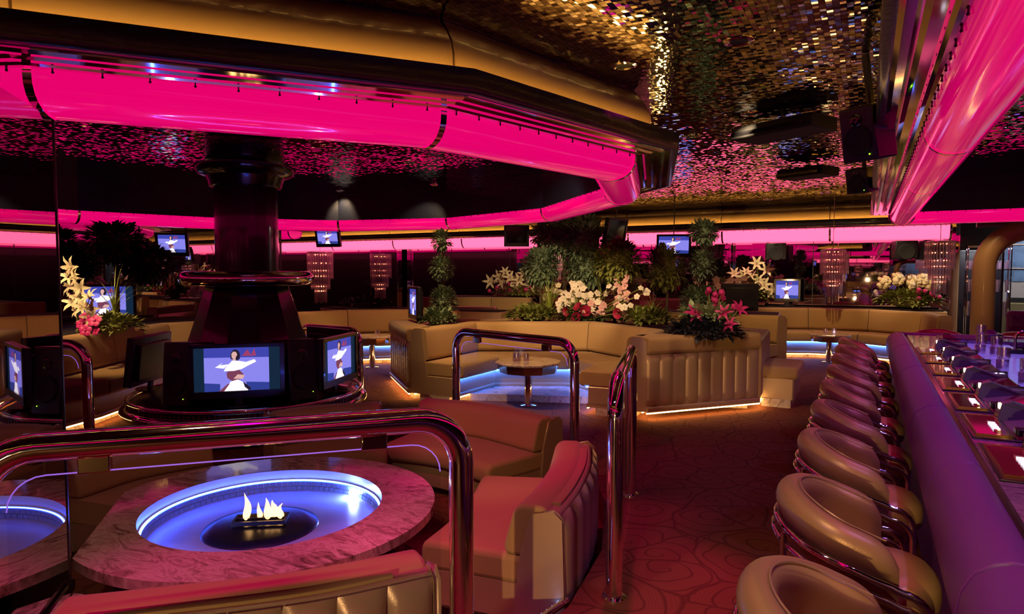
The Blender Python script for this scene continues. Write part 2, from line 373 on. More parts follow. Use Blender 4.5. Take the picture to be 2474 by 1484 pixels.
# ------------------------------------------------------------------ canopies with pink light tubes
def half_pipe(r0, r1, z0, z1, n=10, top=.0):
    """U profile: flat top, rounded belly"""
    c = (r0+r1)/2; h = (r1-r0)/2
    pr = [(c + h*cos(pi+pi*k/n), z0+(z1-z0)*(1-abs(sin(pi*k/n))**.8)) for k in range(n+1)]
    return pr + [(r1, z1+top), (r0, z1+top)]
def canopy(name, label, pts, outs, closed, tube_m, lo=0, hi=None, board=True, zt0=2.115, zt1=2.27, fo=-.28, w_t=.33, cat='light canopy', inner=True):
    """pts: plan line of the tube's outer edge travelled so that left is inward"""
    org = (pts[0][0], pts[0][1], 2.1); o = thing(name, label, cat, org); n = len(pts)
    segs = range(n if closed else n-1)
    # structural box
    pr = [(.02, zt1+.005), (w_t-.02, zt1+.005), (w_t-.02, CEIL), (.02, CEIL)]
    b = MB(); sweep(b, pr[::-1], pts, closed); b.build('casing', M_['board'], o, org, smooth=False)
    b = MB(); sweep(b, [(.02, zt1), (.02, zt1+.05), (fo+.05, zt1+.05), (fo+.05, zt1+.012), (-.19, zt1+.016), (-.17, zt1+.006), (-.14, zt1+.006), (-.12, zt1+.014), (-.10, zt1+.003), (-.06, zt1+.003), (-.045, zt1+.010), (-.03, zt1)], pts, closed)
    b.build('chrome_step', M_['chrome'], o, org, smooth=False)
    b = MB(); sweep(b, rrect(fo, fo+.055, 2.285, 2.395, .008, 2), pts, closed); b.build('fascia_board', M_['board'], o, org)
    b = MB(); sweep(b, [(fo*.36-.080, 2.352), (fo*.36-.080, 2.366), (fo*.36-.064, 2.366), (fo*.36-.064, 2.352)], pts, closed); b.build('cove_strip', M_['warmcove'], o, org, smooth=False)
    b = MB(); sweep(b, [(fo+.055, 2.325), (fo+.055, 2.35), (.0, 2.35), (.0, 2.325)], pts, closed); b.build('cove_shelf', M_['dark'], o, org, smooth=False)
    for i in segs:
        b = MB(); k = 10
        prof = [(fo*.36+.085*(max(0, t/k-.35)/.65)**2.2*1.6, 2.352+(CEIL-2.352)*t/k) for t in range(k+1)] + [(.02, CEIL), (.02, 2.352)]
        sweep_seg(b, prof, pts, i, .006, closed); b.build('leather_panel', M_['leather'], o, org, bevel=.006)
        b = MB(); sweep_seg(b, half_pipe(.0, w_t, zt0, zt1), pts, i, .012, closed)
        t_ = b.build('light_tube', M_[tube_m], o, org, ang=60)
        # little hooks that hold the tube to the chrome step
        A = Vector(pts[i]); B = Vector(pts[(i+1) % n]); L = (B-A).length; m = max(2, int(L/.15)); d = (B-A)/L; nn = Vector((-d.y, d.x))
        b = MB()
        for q in range(m):
            for off in ((-.006,), (w_t+.006,)):
                p = A + d*L*(q+.5)/m + nn*off[0]; b.box((p.x, p.y, zt1-.002), (.005, .006, .014), math.atan2(d.y, d.x)); b.ball((p.x, p.y, zt1-.010), .006, 6, 4)
        tag(b.build('hook_strip', M_['dark'], t_, org, smooth=False), kind='stuff')
        # (hook strip has world offsets already)
    ms = miters(pts, closed)
    for i in range(n):
        if not closed and i in (0, n-1): pass
        m = ms[i]; a = Vector(pts[i]); d = Vector((m.y, -m.x)).normalized()*.016; b = MB(); P = []
        pf = [(q+(-.006 if q < w_t/2 else .006), z-.006) for q, z in half_pipe(.0, w_t, zt0, zt1, 12)[:13]]; kk = len(pf)
        for s in (-1, 1): P += [(a.x+m.x*q+d.x*s, a.y+m.y*q+d.y*s, z) for q, z in pf]
        b.add(P, [(j, j+1, kk+j+1, kk+j) for j in range(kk-1)]); b.build('joint_band', M_['chrome'], o, org)
    return o
OC = Vector((-5.404, 4.415)); angs = [-49.6,-25.8,-1.2,24.6,58,90,118,145,172,199,226,253,281]
rad = [3.85,3.87,3.89,3.75,3.72,3.9,3.95,3.8,3.75,3.8,3.8,3.8,3.8]
ring = [(OC.x+(r+.13)*cos(R(a)), OC.y+(r+.13)*sin(R(a))) for a, r in zip(angs, rad)]
canopy('ring_canopy', 'large many sided ring canopy with glowing pink tube hung around the black flue', ring, None, True, 'tube')
# canopy over the bar (left is toward the bar)
bp = [(4.2,10.45),(.25,10.45),(.25,8.2),(.25,6.3),(.25,4.2),(.25,1.7),(.25,-2.6)]
canopy('bar_canopy', 'long pink tube canopy running overhead along the bar', bp, None, False, 'tube', fo=-.23, w_t=.28)
canopy('wall_cornice', 'pink tube light and cornice along the wall behind the viewer, seen in mirrors', [(4.4,-2.35),(2.0,-2.35),(-.6,-2.35),(-3.2,-2.35),(-5.8,-2.35),(-9.6,-2.35)], None, False, 'tube')
canopy('wall_cornice', 'added pink tube light on the return wall beyond the flue, for its reflection in the back mirror', [(-9.75,9.5),(-12.4,9.5),(-15.1,9.5)], None, False, 'tube')  # added cornice, there for the pink strips it reflects in the back mirror
# back wall cornice
xs = [1.2,-.6,-2.45,-4.3,-6.3,-8.3,-10.3,-12.3,-15.1]
canopy('wall_cornice', 'pale pink tube light and gold lit cornice along the back wall', [(x, 13.02) for x in xs[::-1]], None, False, 'tubeback', zt0=2.03, zt1=2.255)

# ------------------------------------------------------------------ booths
def booth(name, label, pts, h=.85, seat=.46, seat_d=.5, back_d=.18, ends=(True, True), z=0., glow=True, blue=True, plinth=True, ribs=True, cat='booth', segs_sub=1, fabric='fabric', nr=9):
    """pts: outer line of the back, travelled so that left is the seating side"""
    org = (pts[0][0], pts[0][1], z); o = thing(name, label, cat, org); n = len(pts)
    zb = z+.09
    D = seat_d+back_d
    b = MB(); sweep(b, rrect(.02, D-.085, zb, z+seat-.165, .012, 2), pts); b.build('seat_base', M_['vinyl'], o, org, bevel=.01)
    b = MB(); sweep(b, rrect(0., D-.068, zb-.015, zb+.03, .014, 2), pts); b.build('base_welt', M_['vinyl'], o, org)
    b = MB(); sweep(b, [(.0, zb+.02), (.0, z+h-.14), (.03, z+h-.10), (.10, z+h-.10), (.13, z+seat-.1), (.13, zb+.02)][::-1], pts); b.build('back_shell', M_['vinyl'], o, org, bevel=.008)
    if plinth:
        b = MB(); sweep(b, [(.10, z), (.10, zb-.015), (D-.17, zb-.015), (D-.17, z)][::-1], pts); b.build('plinth', M_['plinth'], o, org, smooth=False)
    if glow:
        b = MB(); sweep(b, [(D-.092, zb-.026), (D-.092, zb-.018), (D-.078, zb-.018), (D-.078, zb-.026)][::-1], pts)
        sweep(b, [(.012, zb-.026), (.012, zb-.018), (.026, zb-.018), (.026, zb-.026)][::-1], pts)
        b.build('floor_light_strip', M_['warm'], o, org, smooth=False)
    if blue:
        b = MB(); sweep(b, [(D-.078, z+seat-.176), (D-.078, z+seat-.171), (D-.066, z+seat-.171), (D-.066, z+seat-.176)][::-1], pts)
        b.build('seat_light_strip', M_['blue'], o, org, smooth=False)
    for i in range(n-1):
        b = MB(); sweep_seg(b, rrect(back_d-.05, D+.015, z+seat-.17, z+seat, .045, 4), pts, i, .005); b.build('seat_cushion', M_[fabric], o, org, bevel=.02, seg=3)
        b = MB(); pr = rrect(.0, back_d-.0, z+seat+.01, z+h, .05, 4)
        pr = [(q[0]*(1.0)+.05*(1-(q[1]-z-seat)/(h-seat))*(1 if q[0] > back_d/2 else 0), q[1]) for q in pr]
        lowcut = z+h-.13
        pr = [(q[0] if q[0] > .09 else max(q[0]-.012, -.012), max(q[1], lowcut) if q[0] <= .09 else q[1]) for q in pr]
        sweep_seg(b, pr, pts, i, .005); b.build('back_cushion', M_[fabric], o, org, bevel=.018, seg=3)
        if ribs:
            A, B = pts[i], pts[i+1]; L = (Vector(B)-Vector(A)).length
            b = MB(); ribbed(b, A, B, zb+.03, z+h-.14, max(2, round(L/.15))); b.build('ribbed_panel', M_['vinyl'], o, org, ang=80)
    ms = miters(pts)
    for e, idx in zip(ends, (0, n-1)):
        if not e: continue
        a = Vector(pts[idx]); m = ms[idx]; t = Vector((m.y, -m.x)).normalized() * (.012 if idx else -.012)
        if not idx: t = Vector((m.y, -m.x)).normalized()*-.012
        b = MB()
        prof = [(-.012, zb), (-.012, z+h-.06), (.03, z+h-.02), (.13, z+h-.02), (.17, z+seat), (.24, zb)]
        P = [(a.x+m.x*q+t.x*s, a.y+m.y*q+t.y*s, zz) for s in (-1, 1.2) for q, zz in prof]; k = len(prof)
        b.add(P, [tuple(range(k)), tuple(range(k, 2*k))[::-1]] + [(j, (j+1) % k, k+(j+1) % k, k+j) for j in range(k)])
        b.build('end_panel', M_['vinyl'], o, org, bevel=.01)
    return o
# middle booth and its surrounding planter
mid = [(-1.95,6.47),(-2.02,7.45),(-3.15,8.22),(-4.62,7.42),(-4.64,6.22)]
booth('corner_booth', 'U shaped tan booth in the middle around a blue lit base and marble table', mid, h=.84, ribs=False)
W = [(-4.665,6.20),(-5.66,7.12),(-5.6,8.2),(-4.4,9.15),(-2.5,9.25),(-1.07,8.72),(-1.01,7.53),(-1.925,6.45)]
po = (-3.2, 8.6, 0); pl = thing('planter_surround', 'ribbed leather planter wall wrapping the middle booth, its top full of plants', 'planter', po)
inner = [(-1.935,6.47),(-2.0,7.46),(-3.15,8.25),(-4.64,7.44),(-4.655,6.22)]
b = MB(); b.prism([W[0], W[1], W[2], W[3], inner[3]], .09, .74); b.prism([W[3], W[4], inner[2], inner[3]], .09, .74); b.prism([W[4], W[5], W[6], W[7], inner[1], inner[2]], .09, .74)
b.build('planter_box', M_['vinyl'], pl, po, smooth=False)
b = MB(); b.prism([Vector(W[0])*.97+Vector(W[2])*.03 for _ in [0]]+[Vector(W[1])*.95+Vector((-3.2,7.5))*.05, Vector(W[2])*.95+Vector((-3.2,7.5))*.05, Vector(W[3])*.95+Vector((-3.2,7.5))*.05, Vector(W[4])*.95+Vector((-3.2,7.5))*.05, Vector(W[5])*.95+Vector((-3.2,7.5))*.05, Vector(W[6])*.95+Vector((-3.2,7.5))*.05], .0, .08)
b.build('plinth', M_['plinth'], pl, po, smooth=False)
for (i, j) in ((0,1),(6,7)):
    A, B = Vector(W[i]), Vector(W[j]); d = (B-A).normalized(); nn = Vector((-d.y, d.x))
    # outside is on the right of travel W[7]->W[6]; reverse to keep the bulge outside
    A2, B2 = (W[1], W[0]) if i == 0 else (W[7], W[6])
    b = MB(); ribbed(b, A2, B2, .13, .66, 9, .03)
    b.build('ribbed_panel', M_['vinyl'], pl, po, ang=80)
    AA, BB = Vector(A2), Vector(B2)
    seg = [tuple(AA), tuple(BB)] if True else None
    b = MB(); sweep(b, rrect(-.045, .30, .66, .84, .05, 4), seg); b.build('top_bolster', M_['fabric'], pl, po, bevel=.02, seg=3)
    b = MB(); sweep(b, rrect(-.04, .1, .075, .135, .018, 3), seg); b.build('base_welt', M_['vinyl'], pl, po)
    b = MB(); sweep(b, [(-.02,.062),(-.02,.070),(-.002,.070),(-.002,.062)][::-1], seg); b.build('floor_light_strip', M_['warm'], pl, po, smooth=False)
b = MB(); sweep(b, rrect(-.03, .2, .1, .78, .05, 3), [W[6], W[5], W[4], W[3], W[2], W[1]]); b.build('rear_wall', M_['fabric'], pl, po, bevel=.01)
b = MB(); sweep(b, [(-.02,.062),(-.02,.070),(-.002,.070),(-.002,.062)][::-1], [W[6], W[5], W[4], W[3], W[2], W[1]]); b.build('floor_light_strip', M_['warm'], pl, po, smooth=False)
soil = mat('dark_soil', (.012, .008, .006), .95)
b = MB(); b.prism([(-4.8,6.5),(-5.5,7.2),(-5.4,8.1),(-4.35,8.95),(-2.55,9.05),(-1.25,8.6),(-1.2,7.6),(-1.85,6.8),(-2.05,7.55),(-3.15,8.35),(-4.72,7.55)], .74, .76)
b.build('soil_bed', soil, pl, po, smooth=False)
# side seat on the right of the planter
sb = thing('bench_seat', 'small rose lit seat cushion block on the right side of the middle planter', 'bench', (-.85, 8.15, 0))
MB().box((0,0,.2), (.36, .75, .26)).build('base', M_['vinyl'], sb, bevel=.02); MB().box((.02,0,.38), (.40, .78, .14)).build('cushion', M_['fabric'], sb, bevel=.04, seg=3)
MB().box((0,0,.045), (.3, .8, .09)).build('plinth', M_['plinth'], sb, smooth=False)
# second booth behind, facing us
booth('straight_booth', 'straight tan bench booth behind the middle planter under the black television back', [(-1.02,10.25),(-1.05,10.27),(-2.3,10.3),(-3.6,10.3)], h=.86, ribs=False, ends=(True, False), blue=False)
booth('curved_booth', 'curved tan booth by the back mirror at the right end of the aisle', [(1.12,11.7),(.95,12.5),(.1,13.08),(-.95,13.08),(-1.95,12.6),(-2.3,11.9)], h=.84, ribs=False)
booth('curved_booth', 'curved tan booth left of the middle planter, beside a chrome legged table', [(-6.0,9.35),(-6.85,9.25),(-7.75,8.5),(-8.1,7.5)], h=.85, ribs=False)
booth('corner_booth', 'amber lit tan booth at far left beneath the white lilies', [(-7.6,6.6),(-7.95,5.3),(-7.55,4.3),(-7.1,3.5),(-6.9,2.9)], h=.84, ribs=False, blue=False)
booth('curved_booth', 'pale tan booth in the far middle below the lily arrangement', [(-4.4,12.1),(-5.4,12.45),(-7.0,12.2),(-8.3,11.4)], h=.95, ribs=False, blue=False)
for i, (x, y, wd, rz, lb) in enumerate(((-6.55,10.6,1.0,.25,'low plum booth back in front of the far middle lily booth'), (-4.4,10.75,1.5,-.05,'wide plum booth back behind the orchids of the middle planter'))):
    o = thing('booth_back', lb, 'booth', (x, y, 0), rz)
    MB().box((0,0,.43), (wd, .26, .80)).build('shell', M_['vinyl'], o, bevel=.05, seg=4)
    MB().box((0,.3,.3), (wd, .5, .28)).build('seat', M_['fabric'], o, bevel=.05, seg=3); MB().box((0,.12,.04), (wd-.1, .4, .08)).build('plinth', M_['plinth'], o, smooth=False)

# sofas around the fire table
def arc_pts(pts, k=6):
    """smooth a short polyline (Catmull-Rom)"""
    P = [Vector(p) for p in pts]; P = [2*P[0]-P[1]] + P + [2*P[-1]-P[-2]]; out = []
    for i in range(1, len(P)-2):
        for s in range(k):
            t = s/k; a, b, c, d = P[i-1:i+3]
            out.append(tuple(.5*((2*b)+(c-a)*t+(2*a-5*b+4*c-d)*t*t+(3*b-a-3*c+d)*t**3)))
    return out + [tuple(P[-2])]
def sofa(label, pts, h=.62, seat=.36, seat_d=.52, back_d=.2):
    q = arc_pts(pts); org = (q[0][0], q[0][1], PIT); o = thing('curved_sofa', label, 'sofa', org); z = PIT; D = seat_d+back_d
    b = MB(); sweep(b, rrect(.03, D-.06, z+.06, z+seat-.12, .015, 2), q); b.build('base', M_['vinyl'], o, org)
    b = MB(); sweep(b, rrect(.10, D-.12, z, z+.07, .005, 1), q); b.build('plinth', M_['dark'], o, org)
    pr = rrect(back_d-.06, D, z+seat-.13, z+seat+.015, .055, 4)
    b = MB(); sweep(b, pr, q); b.build('seat_cushion', M_['fabric'], o, org, bevel=.03, seg=3, ang=60)
    b = MB(); pr = rrect(.055, back_d+.02, z+seat+.012, z+h, .05, 4)
    pr = [(x+(.07*(1-(zz-z-seat)/(h-seat)) if x > .12 else 0), zz) for x, zz in pr]
    sweep(b, pr, q); b.build('back_cushion', M_['fabric'], o, org, bevel=.02, seg=3, ang=60)
    b = MB(); sweep(b, [(.0, z+.1), (.0, z+h-.05), (.02, z+h-.025), (.085, z+h-.025), (.085, z+.1)][::-1], q); b.build('back_shell', M_['vinyl'], o, org, bevel=.006)
    b = MB(); sweep(b, rrect(.03, .10, z+h-.03, z+h-.012, .006, 2), q[2:-2]); b.build('top_flap', M_['fabric'], o, org)
    # channels on the outside
    L = 0; cum = [0]
    for i in range(len(q)-1): L += (Vector(q[i+1])-Vector(q[i])).length; cum.append(L)
    nr = max(3, round(L/.17)); 
    def at(s):
        for i in range(len(q)-1):
            if s <= cum[i+1] or i == len(q)-2:
                t = (s-cum[i])/(cum[i+1]-cum[i]); a, c = Vector(q[i]), Vector(q[i+1]); d = (c-a).normalized(); return a.lerp(c, t), Vector((d.y, -d.x))
    for r in range(nr):
        b = MB()
        def fn(u, v, r=r):
            p, nn = at(L*(r+.015+.97*u)/nr); bl = .035*max(0, sin(pi*u))**.45*min(1, min(v, 1-v)*9)**.5
            p = p+nn*(bl+.002); return (p.x, p.y, z+.1+(h-.135)*v)
        b.grid(fn, 10, 14); b.build('channel', M_['vinyl'], o, org, ang=80)
    for idx in (0, len(q)-1):
        ms = miters(q); a = Vector(q[idx]); m = ms[idx]; t = Vector((m.y, -m.x)).normalized()*.014*(1 if idx else -1); b = MB()
        prof = [(-.02, z+.06), (-.005, z+h-.05), (.03, z+h-.02), (.12, z+h-.04), (.17, z+seat+.05), (.21, z+.06)]
        P = [(a.x+m.x*w_+t.x*s, a.y+m.y*w_+t.y*s, zz) for s in (-.3, 1.6) for w_, zz in prof]; k = len(prof)
        b.add(P, [tuple(range(k)), tuple(range(k, 2*k))[::-1]] + [(j, (j+1) % k, k+(j+1) % k, k+j) for j in range(k)])
        b.build('end_panel', M_['vinyl'], o, org, bevel=.012)
    return o
sofa('curved tan sofa with ribbed back on the right of the fire table', [(-1.20,2.70),(-1.25,3.05),(-1.36,3.5),(-1.52,3.92)])
sofa('curved tan sofa behind the fire table, in front of the far glass railing', [(-2.02,4.52),(-2.68,4.72),(-3.30,4.70)])
sofa('nearest curved sofa with red lit top, cut off at bottom left', [(-2.20,1.05),(-1.96,1.27),(-1.62,1.60),(-1.37,1.95)], seat_d=.38)
sofa('dim red sofa between the fire table and the black flue', [(-3.62,4.35),(-3.95,4.0),(-4.12,3.62)])
sofa('tan sofa corner left of the fire table beside the mirror', [(-4.15,3.05),(-4.3,2.55),(-4.25,2.1)])

# ------------------------------------------------------------------ fire table
ft = Vector((-2.77, 2.42)); fo = (ft.x, ft.y, PIT)
f = thing('fire_table', 'round rose marble fire table with glowing blue water bowl and flames', 'fire table', fo)
def cut(poly):  # keep what stands in front of the mirror
    out = []; n = len(poly)
    side = lambda p: (Vector(p)-E0).dot(-nl)-.004
    for i in range(n):
        a, b_ = poly[i], poly[(i+1) % n]; sa, sb_ = side(a), side(b_)
        if sa >= 0: out.append(a)
        if sa*sb_ < 0: t = sa/(sa-sb_); out.append((a[0]+(b_[0]-a[0])*t, a[1]+(b_[1]-a[1])*t))
    return out
def ringslab(mb, r0, r1, z0, z1, n=96):
    """flat ring clipped by the mirror plane"""
    side = lambda p: (Vector(p)-E0).dot(-nl)-.004
    for i in range(n):
        a, c_ = 2*pi*i/n, 2*pi*(i+1)/n
        q = [(ft.x+r*cos(t), ft.y+r*sin(t)) for r, t in ((r0, a), (r1, a), (r1, c_), (r0, c_))]
        if all(side(p) >= 0 for p in q) or any(side(p) >= 0 for p in q):
            q = cut(q)
            if len(q) >= 3: mb.add([(x, y, z1) for x, y in q], [tuple(range(len(q)))]); 
            if len(q) >= 3: mb.add([(x, y, z0) for x, y in q], [tuple(range(len(q)))[::-1]])
def ringwall(mb, r, z0, z1, n=96, flip=False, mi=0):
    side = lambda p: (Vector(p)-E0).dot(-nl)-.004
    for i in range(n):
        a, c_ = 2*pi*i/n, 2*pi*(i+1)/n; p, q = (ft.x+r*cos(a), ft.y+r*sin(a)), (ft.x+r*cos(c_), ft.y+r*sin(c_))
        if side(p) < 0 and side(q) < 0: continue
        if side(p)*side(q) < 0:
            t = side(p)/(side(p)-side(q)); x = (p[0]+(q[0]-p[0])*t, p[1]+(q[1]-p[1])*t)
            if side(p) < 0: p = x
            else: q = x
        F = (0,1,2,3) if not flip else (3,2,1,0)
        mb.add([(*p, z0), (*q, z0), (*q, z1), (*p, z1)], [F], mi)
b = MB(); ringslab(b, .60, .885, .225, .27); ringwall(b, .885, .225, .27); b.build('marble_top', M_['marble'], f, fo)
b = MB(); ringwall(b, .72, PIT, .228); b.build('drum', M_['dark'], f, fo)
tile_m = mat('blue_tile', (.25, .35, .8), .2, coat=.6); rimw = mat('pale_rim', (.75, .78, .85), .3)
b = MB(); ringwall(b, .60, .215, .269, flip=True); ringslab(b, .592, .60, .213, .215); ringwall(b, .592, .14, .214, flip=True); b.build('bowl_wall', rimw, f, fo)
b = MB()
for rr in range(2):
    for k in range(104):
        a = 2*pi*(k+.5*rr)/104; p = Vector((ft.x+.586*cos(a), ft.y+.586*sin(a)))
        if (p-E0).dot(-nl) > .03: b.box((p.x, p.y, .190-rr*.030), (.008, .031, .026), a)
b.build('tile_band', tile_m, f, fo, smooth=False)
b = MB(); b.lathe([(.584, .2075), (.5905, .2075), (.5905, .2105), (.584, .2105)], (ft.x, ft.y, 0), 64, closed=True); b.build('bowl_light_strip', M_['bluepit'], f, fo, smooth=False)
for k, (a, sz) in enumerate(((80, .030), (262, .022), (20, .014))):
    MB().ball((.572*cos(R(a)), .572*sin(R(a)), .178-PIT), (sz, sz, sz*.6), 12, 8).build('added_lamp_puck', emit('added_puck_glow', (.35, .45, 1.), 150.), f)  # emissive pucks added to whiten patches of the water
water = mat('pale_water', (.50, .58, .98), .3, bump=.25, bscale=7, var=.25)
b = MB(); b.lathe([(.0, .148), (.59, .148)], (ft.x, ft.y, 0), 72); b.build('water', water, f, fo)
b = MB(); b.lathe([(.0, .176), (.23, .172), (.285, .158), (.295, .146)], (ft.x-.02, ft.y-.02, 0), 48); b.build('burner_disc', mat('burner_black', (.008,.009,.015), .25), f, fo)
fire = emit('flame_core', (1., .50, .16), 5.)
t_, = (fire.node_tree,); bs = t_.nodes['Principled BSDF']; ou = [n for n in t_.nodes if n.type == 'OUTPUT_MATERIAL'][0]
lw = node(t_, 'ShaderNodeLayerWeight'); lw.inputs[0].default_value = .35; tr = node(t_, 'ShaderNodeBsdfTransparent'); mx = node(t_, 'ShaderNodeMixShader')
t_.links.new(lw.outputs['Facing'], mx.inputs[0]); t_.links.new(bs.outputs[0], mx.inputs[1]); t_.links.new(tr.outputs[0], mx.inputs[2]); t_.links.new(mx.outputs[0], ou.inputs[0])
tr_c = Vector((ft.x-.02, ft.y-.02)); th = R(28+8)
b = MB()
ca, sa = cos(th), sin(th); T = lambda x, y: (tr_c.x+x*ca-y*sa, tr_c.y+x*sa+y*ca)
for (x, y, lx, ly) in ((0,-.055,.26,.012),(0,.055,.26,.012),(-.13,0,.012,.12),(.13,0,.012,.12),(0,0,.24,.01)):
    b.box((*T(x, y), .190), (lx, ly, .02), th)
b.build('burner_tray', mat('burner_iron', (.05,.035,.025), .4, .6), f, fo, smooth=False)
for i, (x, hgt, wd) in enumerate(((-.075,.15,.022),(-.01,.085,.016),(.035,.11,.022),(.07,.10,.024),(.10,.085,.022),(.055,.075,.02))):
    b = MB(); px, py = T(x, .005+.01*(i % 2)); k = 10
    def fl(u, v, x=x, hgt=hgt, wd=wd, px=px, py=py, i=i):
        r = wd*(sin(pi*min(1, v*.96+.04)**.62))*(1-.25*v); a = 2*pi*u
        return (px+r*cos(a)+.02*sin(3*v+i)*v, py+r*sin(a)+.012*sin(5*v+i*2)*v, .188+hgt*v)
    b.grid(fl, 12, 12, closeu=True); b.build('flame', fire, f, fo)

# ------------------------------------------------------------------ black flue and hearth with televisions
hc = Vector((-5.33, 4.49)); ho = (hc.x, hc.y, 0)
h = thing('fire_hood', 'tall black lacquered flue and cone hood with chrome ring in the ring canopy', 'fireplace hood', ho)
blk = mat('black_gloss_metal', (.012, .010, .014), .22, .4, coat=.5)
MB().lathe([(.29,1.42),(.29,2.42)], n=64).build('flue', blk, h)
MB().lathe([(.29,2.30),(.33,2.31),(.345,2.36),(.36,2.40),(.42,2.42),(.455,2.46),(.46,2.50),(.42,2.52),(.37,2.54),(.35,2.58),(.35,CEIL)], n=64).build('capital', blk, h)
MB().tube([(.55*cos(2*pi*i/64), .55*sin(2*pi*i/64), 1.43) for i in range(64)], .068, 16, closed=True).build('chrome_ring', M_['chrome'], h)
def hood_fn(u, v):
    a = 2*pi*u; r = (.36+(.62-.36)*v**1.05); k = 1/ max(.9, cos(((a*6/pi) % 2-1)*pi/12)) if False else 1
    return (r*cos(a), r*sin(a), 1.44+(.62-1.44)*v)
MB().grid(lambda u, v: hood_fn(u, v), 12, 6, closeu=True).build('cone_hood', blk, h, ang=12)
hb = thing('hearth_base', 'round black hearth drum with chrome ring and slotted grille under the flue', 'hearth', ho)
MB().lathe([(0,.36),(.72,.36),(.98,.34),(1.04,.30),(1.04,.16),(1.0,.14),(1.0,0)], n=72).build('drum', M_['dark'], hb)
MB().lathe([(0,.64),(.60,.64),(.66,.60),(.66,.36)], n=12).build('core', M_['black'], hb, smooth=False)
MB().tube([(1.08*cos(2*pi*i/72), 1.08*sin(2*pi*i/72), .23) for i in range(72)], .045, 12, closed=True).build('chrome_ring', M_['chrome'], hb)
MB().tube([(1.06*cos(2*pi*i/72), 1.06*sin(2*pi*i/72), .33) for i in range(72)], .018, 10, closed=True).build('upper_ring', M_['chrome'], hb)
b = MB()
for i in range(150):
    a = 2*pi*i/150; b.box((1.045*cos(a), 1.045*sin(a), .275), (.02, .018, .05), a)
tag(b.build('grille', mat('grille_plum', (.12,.02,.05), .4, .5), hb, smooth=False), kind='stuff')
# screen picture: a dancer on a lilac stage, built of flat patches
SM = [mat('screen_black', (0,0,0), .2), emit('screen_teal', (.006,.02,.045), 1.), emit('screen_deep_blue', (.05,.06,.42), 1.), emit('screen_lilac', (.26,.24,.85), 1.), emit('screen_white', (.95,.9,1.), 1.1),
      emit('screen_hair', (.02,.012,.03), 1.), emit('screen_brown', (.20,.05,.10), 1.), emit('screen_skin', (.75,.42,.40), 1.), emit('screen_shadow', (.03,.05,.30), 1.), emit('screen_red', (.35,.05,.14), 1.)]
def patch(mb, pts, y, mi): mb.add([(x, y, z) for x, z in pts], [tuple(range(len(pts)))], mi)
def picture(w_, h_, bars=True, y=0):
    b = MB(); X = lambda u: (u-.5)*w_; Z = lambda v: (v-.5)*h_
    q = lambda *p: [(X(u), Z(v)) for u, v in p]
    patch(b, q((0,0),(1,0),(1,1),(0,1)), y, 1)
    l, r_ = (.115, .87) if bars else (0, 1)
    patch(b, q((l,0),(r_,0),(r_,1),(l,1)), y-.0006, 2)
    patch(b, q((l,.02),(r_,.02),(r_,.76),(l,.78)), y-.0010, 3)
    patch(b, q((l,.0),(l+.18,.0),(l+.18,.17),(l,.20)), y-.0014, 8)
    patch(b, q((.60,.0),(r_,.0),(r_,.17),(.60,.2)), y-.0014, 8)
    patch(b, q((.55,.80),(.62,.95),(.66,.82),(.70,.97),(.72,.80)), y-.0014, 9)
    patch(b, q((.24,.55),(.33,.66),(.30,.60),(.40,.62),(.34,.52)), y-.0014, 4)
    # hair, head, arms, body, skirt
    patch(b, q((.42,.74),(.425,.88),(.46,.955),(.50,.95),(.53,.87),(.53,.74),(.50,.70)), y-.0018, 5)
    patch(b, q((.435,.76),(.432,.86),(.455,.91),(.485,.90),(.50,.84),(.48,.76),(.46,.74)), y-.0022, 7)
    patch(b, q((.445,.66),(.45,.76),(.48,.76),(.485,.66)), y-.0020, 7)
    patch(b, q((.34,.46),(.36,.54),(.40,.62),(.44,.70),(.52,.69),(.60,.66),(.70,.72),(.72,.66),(.62,.57),(.55,.50),(.46,.46)), y-.0022, 4)
    patch(b, q((.38,.30),(.37,.42),(.42,.50),(.52,.48),(.57,.38),(.52,.26),(.44,.22)), y-.0020, 6)
    patch(b, q((.45,.28),(.50,.38),(.58,.36),(.56,.27)), y-.0026, 7)
    patch(b, q((.30,.0),(.36,.10),(.42,.22),(.50,.26),(.56,.20),(.60,.08),(.62,.0)), y-.0024, 4)
    patch(b, q((.28,.0),(.38,.16),(.41,.18),(.34,.0)), y-.0028, 6)
    patch(b, q((.56,.21),(.66,.04),(.63,.0),(.58,.08)), y-.0028, 5)
    return b
